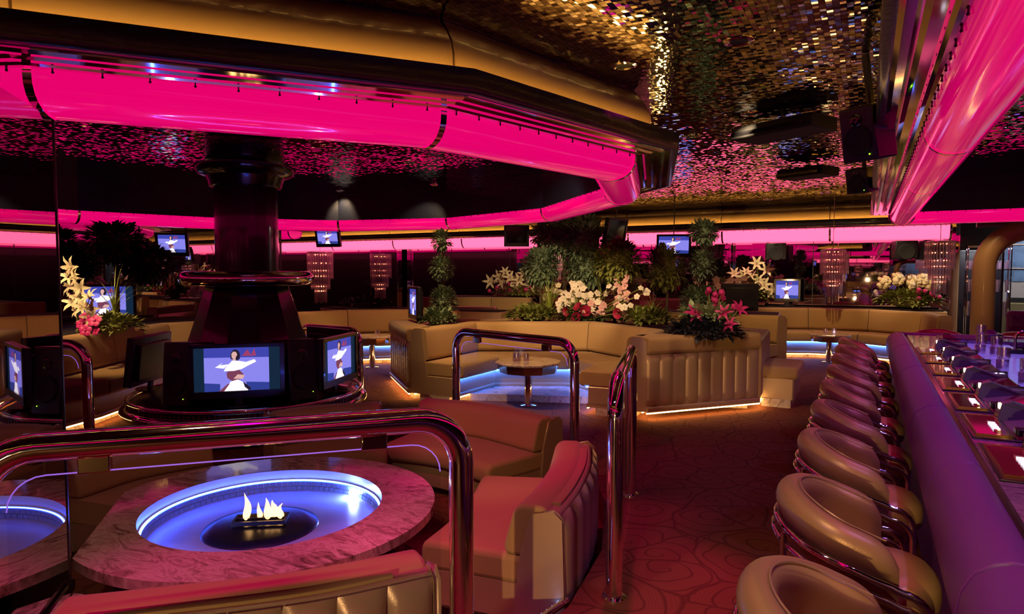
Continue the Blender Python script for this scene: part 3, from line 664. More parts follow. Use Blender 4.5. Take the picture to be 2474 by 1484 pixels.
def television(label, loc, rz, w_=.75, h_=.44, name='television', stand=True, off=False, bars=True, tilt=0., rod=None, group=None, logo=False):
    o = thing(name, label, 'television', loc, rz, group); o.rotation_euler[0] = tilt
    b = MB().box((0,.03,0), (w_, .05, h_)); b.box((0,.065,-.01), (w_*.8, .04, h_*.75)); b.build('case', M_['black'], o, bevel=.008)
    fr = .035*w_/.75+.02
    b = MB()
    for (x, z, lx, lz) in ((0,h_/2-.016,w_,.032),(0,-h_/2+.03,w_,.06),(-w_/2+.02,0,.04,h_),(w_/2-.02,0,.04,h_)): b.box((x, -.004, z), (lx, .02, lz))
    b.build('bezel', M_['dark'], o, bevel=.003)
    sw, sh = w_-.08, h_-.092
    if off: MB().box((0, .001, .014), (sw, .006, sh)).build('screen', M_['screenoff'], o, smooth=False)
    else: 
        s_ = picture(sw, sh, bars).build('screen', SM, o, smooth=False); s_.location = (0, .003, .014)
    if stand:
        b = MB().box((0,.06,-h_/2-.03), (.06, .03, .08)); b.lathe([(0,-h_/2-.065),(.12,-h_/2-.065),(.13,-h_/2-.075)], (0,.06,0), 24); b.build('stand', M_['black'], o)
    if rod: MB().tube([(0,.05,h_/2-.02),(0,.05,h_/2+rod)], .009, 10).build('ceiling_rod', M_['black'], o)
    if logo:
        cu = bpy.data.curves.new('brand_text', 'FONT'); cu.body = 'SAMSUNG'; cu.size = .017; cu.align_x = 'CENTER'; cu.extrude = .0005; cu.space_character = 1.15
        to = bpy.data.objects.new('tmp', cu); C.objects.link(to); bpy.context.view_layer.update()
        me = bpy.data.meshes.new_from_object(to.evaluated_get(bpy.context.evaluated_depsgraph_get())); bpy.data.objects.remove(to)
        lo = bpy.data.objects.new('lettering', me); C.objects.link(lo); me.materials.append(mat('logo_grey', (.10,.07,.09), .4)); lo.parent = o
        lo.rotation_euler = (R(90), 0, 0); lo.location = (0, -.0155, -h_/2+.022)
    return o
camdir = math.atan2(-hc.y, -hc.x)          # bearing from the flue to where one stands by the rail
def around(dang, r): a = camdir+R(dang); return (hc.x+r*cos(a), hc.y+r*sin(a)), a+pi/2
for dang, r, lb, kw in ((-6, .93, 'television on the hearth facing the fire table, its screen showing a dancer', dict(logo=True)),
                    (58, .95, 'television on the right of the hearth seen at an angle, dancer on its screen', dict()),
                    (118, .93, 'television at the back right of the hearth, only its dark edge showing', dict(off=True)),
                    (-108, .98, 'television on the left of the hearth turned away and tilted, dark back showing', dict(off=True, tilt=-.12)),
                    (178, .93, 'television on the far side of the hearth behind the cone hood', dict(off=False))):
    p, a = around(dang, r); television(lb, (*p, .655), a, .76, .46, group=None, **kw)
def speaker(label, loc, rz, s=(.24,.24,.45), tilt=0., name='loudspeaker'):
    o = thing(name, label, 'loudspeaker', loc, rz); o.rotation_euler[0] = tilt
    b = MB(); w_, d_, h_ = s; b.box((0, 0, h_/2), s); b.build('cabinet', M_['black'], o, bevel=.012)
    q = MB().lathe([(.0,0),(w_*.18,.004),(w_*.36,.016),(w_*.40,.004)], n=24).build('woofer', M_['matte'], o); q.rotation_euler = (R(90), 0, 0); q.location = (0, -d_/2-.001, h_*.38)
    q = MB().lathe([(.0,.004),(w_*.10,.008),(w_*.17,.002)], n=20).build('tweeter', M_['screenoff'], o); q.rotation_euler = (R(90), 0, 0); q.location = (0, -d_/2-.001, h_*.75)
    MB().ball((0,0,0), .004, 8, 6).build('status_light', emit('green_dot', (.3, 1., .02), 4.), o).location = (w_*.3, -d_/2-.003, h_*.12)
    return o
p, a = around(-38, .82); speaker('black loudspeaker left of the front television on the hearth', (*p, .345), a, (.28,.30,.54), -.08)
p, a = around(27, .84); speaker('black loudspeaker right of the front television on the hearth', (*p, .345), a, (.28,.30,.54), -.08)
# hung televisions and boxes
def hung(label, x, y, z, rz, w_=.6, h_=.37, off=False, tilt=.18): return television(label, (x, y, z), R(rz), w_, h_, stand=False, off=off, tilt=tilt, rod=CEIL-z-h_/2-.005, bars=False)
hung('lit television hung just right of the flue under the far canopy', -8.78, 9.2, 2.11, 12, .50, .34)
hung('lit television hung behind the right topiary', -3.05, 11.8, 1.95, 20, .60, .40)
hung('dark television hung in the middle left of the tall tree, cable showing', -4.95, 9.4, 2.06, 28, .40, .34, True)
hung('dark television hung behind the tall tree, narrow side showing', -3.25, 9.3, 2.06, 75, .5, .42, True)
hung('lit television hung at left beyond the black tree silhouette', -9.3, 6.45, 1.90, 40, .46, .36)
television('dark backed television standing on the straight bench booth', (-1.72, 10.6, 1.10), R(200), .55, .42, off=True)
television('lit television at the left end of the middle planter, beside the topiary', (-5.15, 6.92, 1.09), R(-41), .50, .42, bars=False)
television('lit television by the back mirror right of the pale lilies', (-1.30, 13.24, 1.14), R(5), .46, .42, bars=False)
television('lit television low by the left mirror behind the white lilies', (-9.1, 5.3, 1.08), R(62), .75, .48)
sp = speaker('large black ceiling loudspeaker next to the bar canopy', (.0, 4.25, 2.12), R(-35), (.21,.18,.30), .2); MB().tube([(0,.05,.28),(0,.05,.575)], .02, 8).build('bracket', M_['black'], sp)
sp = speaker('smaller black ceiling loudspeaker farther along the bar canopy', (-.05, 7.3, 2.26), R(-30), (.22,.2,.24), .2); MB().tube([(0,.05,.2),(0,.05,.435)], .02, 8).build('bracket', M_['black'], sp)
for x, y, lb in ((-1.5, 13.1, 'black loudspeaker in front of the back mirror, left of the hanging crystal light'), (.55, 13.1, 'black loudspeaker in front of the back mirror, near its right end'), (.95, 13.0, 'black loudspeaker above the right hand crystal light')):
    speaker(lb, (x, y, 1.71), R(12), (.34,.28,.30))
for x, y, w_, lb in ((-.61, 5.6, .70, 'long black projector box hung from the tile ceiling'), (-.62, 8.2, .55, 'shorter black projector box hung farther back on the ceiling')):
    o = thing('projector_box', lb, 'projector box', (x, y, 2.60), R(-28)); MB().box((0,0,0), (w_, .34, .10)).build('case', M_['matte'], o, bevel=.01)
    MB().tube([(0,0,.04),(0,0,.095)], .025, 8).build('mount', M_['black'], o); MB().box((0,-.215,-.02), (w_*.9, .006, .03)).build('front_slot', M_['screenoff'], o, smooth=False)

# ------------------------------------------------------------------ recessed ceiling lights
def downlight(x, y, label, aim=None, col=(1,.6,.3), P=0, ang=60, blend=.6, z=CEIL, soft=.04):
    o = thing('recessed_downlight', label, 'ceiling light', (x, y, z)); 
    MB().lathe([(.048,-.004),(.062,-.010),(.078,-.004),(.078,.0),(.048,.0)], n=28, closed=True).build('trim_ring', M_['chrome'], o)
    MB().lathe([(0,.0),(.048,-.001)], n=24).build('lamp_face', M_['matte'], o)
    if P:
        L = bpy.data.lights.new('spot_lamp', 'SPOT'); L.energy = P; L.color = col; L.spot_size = R(ang); L.spot_blend = blend; L.shadow_soft_size = soft
        lo = bpy.data.objects.new('spot_lamp', L); C.objects.link(lo); lo.parent = o; lo.location = (0, 0, -.02)
        v = Vector(aim)-Vector((x, y, z-.02)); lo.rotation_euler = v.to_track_quat('-Z', 'Y').to_euler()
    return o
AM = (1., .62, .26); PK = (1., .0, .30); VI = (.45, .20, 1.); WH = (1., .70, .38)
DL = [
 (-.62,3.67,'recessed light with brass coloured rim in the ceiling above the aisle', (-1.5,7.1,.5), (1.,.60,.44), 110, 24),
 (-.81,5.38,'oval looking recessed light halfway along the aisle ceiling', (-1.8,8.0,1.3), WH, 110, 30),
 (-1.285,3.78,'recessed light with blue white rim close to the canopy leather', (-1.15,2.75,.0), PK, 170, 46),
 (-3.65,5.32,'recessed light inside the ring canopy above its right half', (-3.3,7.3,.4), AM, 190, 75),
 (-5.33,7.67,'recessed light inside the ring canopy above its far half', (-7.0,9.0,.6), AM, 120, 60),
 (-2.2,3.2,'recessed light inside the ring canopy over the fire table', (-1.4,3.0,.3), PK, 130, 56),
 (-3.0,2.6,'recessed light inside the ring canopy left of the fire table', (-2.55,4.6,.4), PK, 90, 44),
 (-1.7,.9,'added recessed amber fill light beyond the canopy edge, above the nearest railing', (-2.7,2.4,.2), WH, 45, 60),  # fill spot added to cut the pink on the table marble
 (-6.9,3.2,'recessed amber light above the far left booth', (-7.25,4.6,.8), AM, 150, 60),
 (-2.6,5.0,'recessed light outside the ring canopy above the railing', (-3.6,8.6,1.2), WH, 420, 40),
 (-1.4,6.0,'recessed light above the right planter', (-1.6,7.3,1.1), WH, 60, 70),
 (-4.5,6.0,'recessed light above the left end of the middle booth', (-5.0,7.1,.9), AM, 110, 75),
 (-3.9,10.0,'recessed light above the straight bench booth', (-6.3,12.4,1.2), WH, 260, 45),
 (-1.0,9.2,'recessed light above the aisle near the black television', (-1.6,10.3,.6), AM, 70, 70),
 (-.6,11.3,'recessed light above the curved booth at the end of the aisle', (-.35,13.0,.65), AM, 110, 75),
 (-1.5,11.9,'recessed light above the pale lilies by the back mirror', (-1.75,13.2,1.2), WH, 130, 45),
 (.2,12.0,'recessed light above the cream hydrangeas', (.55,13.2,1.1), WH, 110, 45),
 (-7.0,7.6,'recessed light above the curved booth left of the middle', (-7.5,8.6,.6), AM, 110, 75),
 (-6.6,2.7,'recessed light above the white lilies at far left', (-7.45,4.1,1.2), WH, 150, 34),
 (-1.6,1.2,'recessed light near the canopy edge over the nearest sofa', (-1.75,1.45,.3), PK, 170, 56),
 (-.35,1.2,'recessed light above the near bar chairs', (-.05,2.3,.6), AM, 60, 50),
 (-.75,.5,'recessed violet light above the nearest bar chair', (-.05,1.9,.7), VI, 22, 75),
 (1.3,10.9,'recessed amber light in front of the padded arch', (1.55,12.0,.6), AM, 60, 60),
 (-1.05,.35,'added recessed amber fill light between the canopy and the nearest bar chair', (-2.35,4.45,.15), AM, 150, 22),  # fill spot added to bring tan onto the sofa behind the table
 (-1.55,.25,'added recessed amber fill light left of the one near the nearest bar chair', (-1.45,2.75,.1), AM, 60, 30),  # second added fill spot, for the seat front of the right sofa
 (-.30,5.6,'recessed light above the middle bar chairs', (.0,4.2,.6), AM, 55, 55),
]
for x, y, lb, aim, col, P, an in DL: downlight(x, y, lb, aim, col, P, an)
for i, (x, y) in enumerate(((1.0,2.4),(1.0,4.4),(1.0,6.4),(.9,8.2))):
    downlight(x, y, ['nearest','second','third','farthest'][i]+' recessed light inside the bar canopy', (.55, y+.2, .8), VI if i != 3 else PK, 30, 110)
for i, (x, y) in enumerate(((.75,1.6),(.75,3.6),(.75,5.6))):
    downlight(x, y, ['nearest','middle','farthest'][i]+' rose recessed light over the gaming screens', (.3, y+.3, .8), PK, 9, 100)

# amber fill lamps added on the unseen wall behind to warm sofa sides and chairs
def added_fill_lamp(label, x, z, aim, P, ang, col=(1., .60, .24)):
    o = thing('added_fill_lamp', label, 'fill lamp', (x, -2.94, z))
    MB().box((0,0,0), (.14,.03,.2)).build('back_plate', M_['chrome'], o, bevel=.006)
    MB().lathe([(.03,-.06),(.075,.07),(.068,.07),(.026,-.055)], (0,.09,0), 20).build('shade', M_['brass'], o)
    L = bpy.data.lights.new('lamp', 'SPOT'); L.energy = P; L.color = col; L.spot_size = R(ang); L.spot_blend = .7; L.shadow_soft_size = .04
    lo = bpy.data.objects.new('lamp', L); C.objects.link(lo); lo.parent = o; lo.location = (0, .2, .1); lo.rotation_euler = (Vector(aim)-Vector((x, -2.74, z+.1))).to_track_quat('-Z', 'Y').to_euler()
added_fill_lamp('added brass shaded fill lamp behind the viewer, left one', -.40, .29, (-1.75,3.3,.3), 420, 34)
added_fill_lamp('added brass shaded fill lamp behind the viewer, right one', .02, 1.05, (-.15,3.0,.45), 300, 26)

# ------------------------------------------------------------------ chrome and glass railings
def arch_path(a, b, hgt, rad=.16, n=8, z0=0.):
    a = Vector(a); b = Vector(b); d = (b-a).normalized(); P = [Vector((*a, z0)), Vector((*a, hgt-rad))]
    for k in range(1, n+1): t = pi/2*k/n; q = a+d*rad*(1-cos(t)); P.append(Vector((*q, hgt-rad+rad*sin(t))))
    for k in range(n+1): t = pi/2*k/n; q = b-d*rad*(1-sin(t)); P.append(Vector((*q, hgt-rad+rad*cos(t))))
    P.append(Vector((*b, z0))); return P
def railing(label, a, b, hgt, r=.037, z0=0., led=True):
    org = (a[0], a[1], z0); o = thing('glass_railing', label, 'railing', org); H_ = hgt-r
    MB().tube(arch_path(a, b, H_, z0=z0), r, 20).build('chrome_pipe', M_['chrome'], o, org, ang=70)
    A = Vector(a); B = Vector(b); d = (B-A).normalized(); A2, B2 = A+d*.075, B-d*.075; nn = Vector((-d.y, d.x))*.006
    # pane with rounded top corners
    top = H_-.085; P = []; k = 6; rc = .1
    out = [(0, z0+.04)] + [(rc*(1-cos(pi/2*i/k)), top-rc+rc*sin(pi/2*i/k)) for i in range(k+1)]
    L = (B2-A2).length; out += [(L-x, z) for x, z in out[::-1]]
    n = len(out); V = [((A2+d*x+nn*s).x, (A2+d*x+nn*s).y, z) for s in (-1, 1) for x, z in out]
    MB().add(V, [tuple(range(n)), tuple(range(n, 2*n))[::-1]] + [(i, (i+1) % n, n+(i+1) % n, n+i) for i in range(n)]).build('glass_pane', M_['glassblue'], o, org, smooth=False)
    # lit pane edge
    if led:
        e = [Vector((*(A2+d*x), z)) for x, z in out[1:-1]]
        MB().tube(e, .0022, 6).build('pane_edge', mat('pane_edge_glow', (.3,.2,.6), .2, em=(.30,.12,.75), es=.9), o, org)
    for p in (A+d*.30, B-d*.30):
        q = MB().box((p.x, p.y, H_-.062), (.085, .035, .05), math.atan2(d.y, d.x)).build('pane_clip', M_['brass'], o, org, bevel=.004)
    for p in (a, b): MB().lathe([(r,0),(r+.022,0),(r+.02,.012),(r,.016)], (p[0], p[1], z0), 20).build('foot_flange', M_['chrome'], o, org)
    return o
railing('nearest chrome and glass railing in front of the fire table', (-2.21,.905), (-1.235,1.93), 1.035, r=.043)
railing('chrome and glass railing seen end on beside the carpeted aisle', (-.985,2.83), (-1.36,4.22), 1.03)
railing('chrome and glass railing between the fire table and the middle booth', (-3.36,5.17), (-1.98,4.73), .98)
railing('chrome railing behind the flue at its right, partly hidden by a television', (-6.3,6.1), (-5.22,5.97), .84)
railing('chrome railing at far left, cut by the mirror partition', (-6.0,2.62), (-5.2,2.88), .98)
# chrome nosing of the step down to the fire table
nos = thing('step_nosing', 'blue lit chrome strip along the step down to the fire table', 'step edge', (-1.3,1.72,0))
MB().tube([(-1.34,1.70,.006),(-1.165,2.70,.006)], .017, 10).build('strip', M_['chrome'], nos, (-1.3,1.72,0))
b = MB(); 
for i in range(26):
    t = i/25; b.ball((-1.365+.175*t, 1.71+1.0*t, .0), .004, 6, 4)
b.build('light_beads', emit('bead_blue', (.2,.35,1.), 14.), nos, (-1.3,1.72,0))

# ------------------------------------------------------------------ tables and small things on them
def glass_cup(label, loc, r=.035, h_=.075, lit=False, group=None):
    o = thing('candle_glass', label, 'glass', loc, group=group)
    MB().lathe([(0,.004),(r*.85,.004),(r*.9,0),(r,.01),(r*1.02,h_*.5),(r,h_),(r*.9,h_),(r*.88,.015),(0,.013)], n=18).build('cup', M_['crystal'], o)
    if lit: MB().ball((0,0,.035), (r*.45,r*.45,.016), 10, 6).build('flame', M_['white'], o)
    return o
def cocktail_table(label, x, y, zt, r, n=10):
    o = thing('cocktail_table', label, 'table', (x, y, 0))
    MB().lathe([(0,zt-.03),(r-.01,zt-.03),(r,zt-.02),(r,zt-.008),(r-.008,zt),(0,zt)], n=n if n > 8 else 8).build('marble_top', M_['marble'], o, smooth=False)
    MB().lathe([(0,zt-.12),(r-.05,zt-.12),(r-.03,zt-.03)], n=10).build('apron', M_['brass'], o, smooth=False)
    MB().lathe([(.045,0),(.045,zt-.12)], n=24).build('column', M_['chrome'], o)
    MB().lathe([(.045,.014),(.10,.008),(.10,0)], n=24).build('foot_plate', M_['chrome'], o)
    return o
cocktail_table('rose marble cocktail table inside the middle booth', -3.30, 6.55, .50, .37)
cocktail_table('rose marble cocktail table left of the middle booth, on a shiny brass leg', -6.75, 8.0, .50, .30)
cocktail_table('rose marble cocktail table at the end of the aisle before the curved booth', -.52, 12.0, .47, .32)
glass_cup('clear candle glass on the table inside the middle booth', (-3.42, 6.50, .50), .045, .09)
glass_cup('dark little candle glass beside the clear one on the middle booth table', (-3.33, 6.56, .50), .03, .08)
glass_cup('lit candle glass on the table at the end of the aisle', (-.45, 12.0, .47), .04, .09, True)
glass_cup('unlit glass left of the lit candle on the table at the end of the aisle', (-.58, 12.02, .47), .035, .08)
glass_cup('candle glass on the table left of the middle booth', (-6.66, 8.02, .50), .04, .09)

# ------------------------------------------------------------------ the bar
bo = (.3, 3, 0); bar = thing('bar_counter', 'long bar with plum padded rail and violet marble top, at right', 'bar', bo)
bl = [(4.2, 8.75), (.22, 8.75), (.22, -1.5)]      # left of travel is the inside of the bar
b = MB(); sweep(b, [(.07,0),(.07,.62),(.12,.62),(.12,0)][::-1], bl); b.build('front_panel', M_['pad'], bar, bo, smooth=False)
pads = [(4.2,8.75),(2.9,8.75),(1.6,8.75),(.22,8.75),(.22,7.2),(.22,5.6),(.22,4.0),(.22,2.85),(.22,1.9),(.22,.6),(.22,-1.5)]
prof = [(.03,.55),(-.002,.60),(-.01,.66),(.0,.72),(.025,.77),(.065,.80),(.10,.812),(.135,.81),(.160,.80),(.165,.78),(.165,.60),(.10,.55)]
for i in range(len(pads)-1):
    b = MB(); sweep_seg(b, prof[::-1], pads, i, .003); b.build('rail_pad', M_['pad'], bar, bo, bevel=.010, seg=2, ang=60)
b = MB(); sweep(b, [(.167,.74),(.167,.775),(.185,.775),(.185,.74)][::-1], bl); b.build('gap_trim', M_['dark'], bar, bo, smooth=False)
b = MB(); sweep(b, [(.185,.74),(.185,.795),(.62,.795),(.62,.74)][::-1], bl); b.build('marble_top', M_['purplemarble'], bar, bo, smooth=False)
b = MB(); sweep(b, [(.12,.0),(.12,.74),(.60,.74),(.60,.0)][::-1], bl); b.build('cabinet', M_['dark'], bar, bo, smooth=False)
ice = mat('frosted_backlit_top', (.35,.32,.7), .25, em=(.22,.16,.95), es=.55, coat=.6, bump=.8, bscale=28)
it = thing('ice_well', 'glowing violet blue ice topped work counter inside the bar', 'counter', (1.05,3,0))
MB().box((0,.2,.74), (.42,9.8,.05)).build('ice_top', ice, it, smooth=False); MB().box((0,.2,.36), (.40,9.7,.71)).build('body', M_['dark'], it, smooth=False)
MB().box((-.19,.2,.768), (.03,9.6,.010)).build('rim', M_['chrome'], it, smooth=False)
# gaming units set in the top
redgl = mat('red_gaming_glass', (.42,.03,.06), .06, coat=1.); goldm = mat('gold_edge', (.65,.42,.12), .18, 1.)
bluegrey = mat('blue_grey_plastic', (.10,.10,.20), .3, coat=.3); scrn = mat('rose_screen', (.10,.01,.03), .05, coat=1., em=(.5,.0,.10), es=.10)
btn = emit('white_button', (.9,.85,1.), 1.1)
def gaming_unit(label, x, y, rz=0., group=None):
    o = thing('gaming_unit', label, 'gaming machine', (x, y, .795), rz, group)
    b = MB().box((.17,0,.004), (.38,.54,.008)); b.build('bezel', M_['dark'], o, bevel=.003)
    MB().box((.06,.0,.011), (.115,.44,.006)).build('button_panel', redgl, o, smooth=False)
    b = MB()
    for s in (-1, 1): b.box((.06+s*.06,0,.012), (.006,.46,.007))
    for s in (-1, 1): b.box((.06,s*.225,.012), (.12,.006,.007))
    b.build('gold_frame', goldm, o, smooth=False)
    for i in range(6): MB().box((.085,-.145+i*.042,.017), (.026,.024,.008)).build('button', btn if i in (1,2,3,4) else redgl, o, smooth=False)
    # sloped screen and its dark side ridges
    MB().add([(.14,-.24,.012),(.35,-.24,.05),(.35,.12,.05),(.14,.12,.012),(.14,-.24,.002),(.35,-.24,.002),(.35,.12,.002),(.14,.12,.002)], [(0,1,2,3),(0,4,5,1),(1,5,6,2),(2,6,7,3),(3,7,4,0)]).build('screen', scrn, o, smooth=False)
    MB().box((.25,.255,.035), (.24,.02,.07)).build('ridge', M_['black'], o, bevel=.004)
    # wedge shaped bill acceptor with glowing tip
    V = [(.12,.13,.008),(.40,.13,.008),(.40,.25,.008),(.12,.25,.008),(.14,.155,.085),(.18,.145,.10),(.36,.16,.035),(.36,.23,.035),(.18,.225,.10),(.14,.21,.085)]
    MB().add(V, [(0,1,6,5,4),(1,2,7,6),(2,3,9,8,7),(3,0,4,9),(4,5,8,9),(5,6,7,8),(0,3,2,1)]).build('bill_acceptor', bluegrey, o, smooth=False, bevel=.003)
    MB().box((.142,.182,.072), (.022,.038,.026)).build('indicator_lamp', M_['yellowlamp'], o, bevel=.003)
    MB().box((.16,-.19,.03), (.05,.06,.03)).build('coin_slot', M_['black'], o, bevel=.004)
    MB().box((.30,.19,.05), (.10,.09,.03)).build('printer_cover', bluegrey, o, bevel=.006)
    return o
GY = [7.0-.18, 6.37-.18, 5.72-.18, 5.07-.18, 4.43-.18, 3.80-.18, 3.15-.18, 2.5-.18, 1.85-.18]
GL = ['farthest gaming unit on the bar near its back corner', 'gaming unit second from the far corner of the bar', 'gaming unit third from the far corner of the bar', 'gaming unit fourth from the far corner of the bar', 'gaming unit with bright pink screen, third from the picture edge',
      'gaming unit with gold reflections, second from the picture edge', 'nearest fully seen gaming unit on the bar at the right picture edge', 'gaming unit just outside the right picture edge', 'gaming unit beside the nearest bar chairs']
g0 = gaming_unit(GL[0], .43, GY[0], group='gaming units along the bar')
for y, l in zip(GY[1:7], GL[1:7]): dup(g0, (.43, y, .795), label=l)
for x, l in ((.95,'gaming unit on the far arm of the bar, left one'),(1.75,'gaming unit on the far arm of the bar, right one')): dup(g0, (x, 8.50, .795), rz=-pi/2, label=l)
# stacked rocks glasses
def stack(label, x, y, n, z=.766):
    for i in range(n):
        o = thing('rocks_glass', label+('' if n == 1 else ', '+(['bottom', 'top'] if n == 2 else ['bottom', 'middle', 'top'])[i]+' one'), 'glass', (x+.006*(i % 2), y, z+i*.088), group='rocks glasses on the bar')
        b = MB(); k = 16; P = [(0,.006),(.036,.006),(.038,0),(.041,.012),(.040,.024),(.042,.036),(.040,.048),(.042,.060),(.041,.084),(.037,.084),(.036,.02),(0,.018)]
        b.lathe(P, n=k); b.build('tumbler', M_['crystal'], o)
        MB().lathe([(.0365,.021),(0,.021)], n=12).build('base_glow', M_['white'], o) if False else None
SG = [('rocks glasses stacked at the far end of the ice counter, left', .90, 7.1, 3), ('rocks glasses stacked at the far end of the ice counter, right', .99, 6.95, 2), ('second stack of rocks glasses from the far end', .90, 6.0, 2),
      ('third stack of rocks glasses from the far end', .92, 5.3, 2), ('fourth stack of rocks glasses, at the picture edge', .93, 4.55, 2), ('single rocks glass between the second and third stacks', 1.02, 5.65, 1), ('single rocks glass beside the fourth stack', 1.05, 4.85, 1)]
for s in SG: stack(*s)
# tap and tools beyond
tp = thing('beer_tap', 'dark curved tap standing on the inner bar counter near the right edge', 'tap', (1.18, 7.3, .765))
MB().tube([(0,0,0),(0,0,.14)]+[(.07*(1-cos(t)),0,.14+.06*sin(t)) for t in [pi*k/8 for k in range(9)]], .012, 10).build('spout', M_['chrome'], tp); MB().box((0,0,.02), (.12,.12,.04)).build('base', M_['black'], tp, bevel=.006)

# ------------------------------------------------------------------ bar chairs
def bar_chair(label, x, y, rz=0.):
    o = thing('bar_chair', label, 'chair', (x, y, 0), rz, 'barrel chairs along the bar')
    # barrel back: padded roll over a thin shell that wraps back and sides, open towards +x; it sinks towards the arms
    def prof(t):
        arm = .14; q = .36*pi*.20*2.4; Lh = .60; tot = 2*arm+Lh; d = t*tot
        if d < arm: return .13-d*.13/arm, .222, pi/2
        if d > tot-arm: return (d-tot+arm)*.13/arm, -.222, 3*pi/2
        a = pi/2+pi*(d-arm)/Lh; return .168*cos(a), .222*sin(a), a
    cs = [(.048,.66),(.046,.695),(.026,.722),(-.004,.73),(-.034,.716),(-.048,.69),(-.046,.66),(-.034,.62),(-.028,.46),(-.012,.44),(.010,.45),(.018,.60),(.034,.635)]
    K = 48; S = len(cs)
    def row(u):
        px, py, a = prof(u); e = min(u, 1-u)/.10; sh = (1-(1-min(1., e))**2)**.5
        nn = Vector((cos(a)/.168, sin(a)/.222)).normalized(); drop = -.105*(px+.168)/.30; P = []
        for off, z in cs: zc = .62+(z-.62)*(.45+.55*sh); k_ = max(.22, sh); P.append((px+nn.x*off*k_, py+nn.y*off*k_, zc+drop))
        return P
    b = MB(); V = []
    for i in range(K+1): V += row(i/K)
    b.add(V, [(i*S+j, i*S+(j+1) % S, (i+1)*S+(j+1) % S, (i+1)*S+j) for i in range(K) for j in range(S)] + [tuple(range(S)), tuple(range(K*S, (K+1)*S))[::-1]])
    bo_ = b.build('backrest', M_['bronze'], o, ang=80); sd = bo_.modifiers.new('smooth', 'SUBSURF'); sd.levels = 1; sd.render_levels = 1
    b = MB(); pts = []
    for i in range(41):
        u = .04+.92*i/40; px, py, a = prof(u); nn = Vector((cos(a)/.168, sin(a)/.222)).normalized(); pts.append((px-nn.x*.028, py-nn.y*.028, .724-.105*(px+.168)/.30))
    b.tube(pts, .0028, 6); b.build('piping', M_['vinyl'], o)
    # seat
    b = MB(); q = []
    for i in range(36):
        a = 2*pi*i/36; c_, s_ = cos(a), sin(a); q.append((.055+.215*math.copysign(abs(c_)**.75, c_), .185*math.copysign(abs(s_)**.75, s_)))
    prz = [(.90,.36),(1.,.39),(1.02,.43),(1.,.465),(.93,.485),(.6,.495),(.0,.495)]; n = len(q)
    V = [(x*s, y*s, z) for s, z in prz for x, y in q]; b.add(V, [(i+j*n, (i+1) % n+j*n, (i+1) % n+(j+1)*n, i+(j+1)*n) for j in range(len(prz)-1) for i in range(n)] + [tuple(range(n))[::-1]])
    b.build('seat', M_['seatv'], o, ang=80)
    # twin chrome bands round the back that bend down into the front legs
    for dz, rr, ex in ((.004,.012,.0),(-.038,.011,.008)):
        pts = []
        for i in range(33):
            t = i/32; px, py, a = prof(t*.94+.03); nn = Vector((cos(a)/.168, sin(a)/.222)).normalized(); pts.append((px+nn.x*(.042+ex), py+nn.y*(.042+ex), .612+dz-.105*(px+.168)/.30))
        L0 = pts[0]; L1 = pts[-1]; rb = .075
        bend = lambda L_, s_: [(L_[0]+.03+rb*sin(pi/2*k/7), L_[1]+s_*.004*k/7, L_[2]-.012-rb*(1-cos(pi/2*k/7))) for k in range(0, 8)]
        h1 = bend(L0, 1); h2 = bend(L1, -1)
        path = [(h1[-1][0], h1[-1][1], .0)] + h1[::-1] + pts + h2 + [(h2[-1][0], h2[-1][1], .0)]
        MB().tube(path, rr, 10).build('chrome_band', M_['chrome'], o, ang=70)
    for s in (-1, 1): MB().tube([(-.19,s*.19,.0),(-.185,s*.17,.60)], .011, 10).build('rear_leg', M_['chrome'], o)
    MB().tube([(-.189,-.187,.13),(-.189,.187,.13)], .008, 8).build('stretcher', M_['chrome'], o)
    return o
CH = ['nearest bar chair, cut off by the bottom edge', 'second bar chair from the front', 'third bar chair from the front', 'fourth bar chair from the front', 'fifth bar chair from the front', 'sixth bar chair from the front', 'seventh bar chair from the front', 'eighth bar chair from the front', 'farthest bar chair in the row, ninth from the front']
c0 = bar_chair(CH[0]+', bronze vinyl barrel', -.045, 1.70, R(6)); c0.scale = (1.04, 1.04, 1.05)
for k in range(1, 9): dup(c0, (-.045, 1.70+.815*k, 0), rz=R(random.uniform(2, 11)), label=CH[k]+', bronze vinyl barrel')
for x, l in ((.75, 'plum lit barrel chair back beyond the far arm of the bar, left one'), (1.55, 'plum lit barrel chair back beyond the far arm of the bar, right one')): dup(c0, (x, 9.15, .05), rz=R(-90), label=l)

# ------------------------------------------------------------------ crystal lights
def crystal_light(label, x, y, zt, sc_=1.):
    o = thing('crystal_chandelier', label, 'chandelier', (x, y, zt))
    tiers = ((.26,.0,.58,30),(.19,.38,.42,22),(.12,.68,.42,15))
    for r, dz, L, n in tiers:
        b = MB()
        for i in range(n):
            a = 2*pi*i/n; b.tube([(r*sc_*cos(a), r*sc_*sin(a), -(dz)*sc_), (r*sc_*cos(a), r*sc_*sin(a), -(dz+L*(.93+.07*(i % 2)))*sc_)], .015*sc_, 6)
        b.build('crystal_tier', M_['crystal'], o, smooth=False)
    MB().lathe([(0,.02),(.26*sc_,.0),(.26*sc_,-.02)], n=24).build('top_plate', M_['chrome'], o)
    MB().lathe([(.0,CEIL-zt-.01),(.005,CEIL-zt-.01),(.005,.01)], n=8).build('stem', M_['chrome'], o)
    b = MB()
    for dz, r in ((.06,.12),(.24,.13),(.40,.12),(.52,.10),(.74,.07),(.84,.06)):
        for i in range(7):
            a = 2*pi*i/7+dz*9; b.ball((r*sc_*cos(a), r*sc_*sin(a), -dz*sc_), .011*sc_, 6, 4)
    b.build('small_bulbs', emit('chandelier_bulb', (1.,.30,.14), 7.), o)
    return o
crystal_light('tiered crystal light right of the black flue', -11.9, 12.2, 1.97, 1.15)
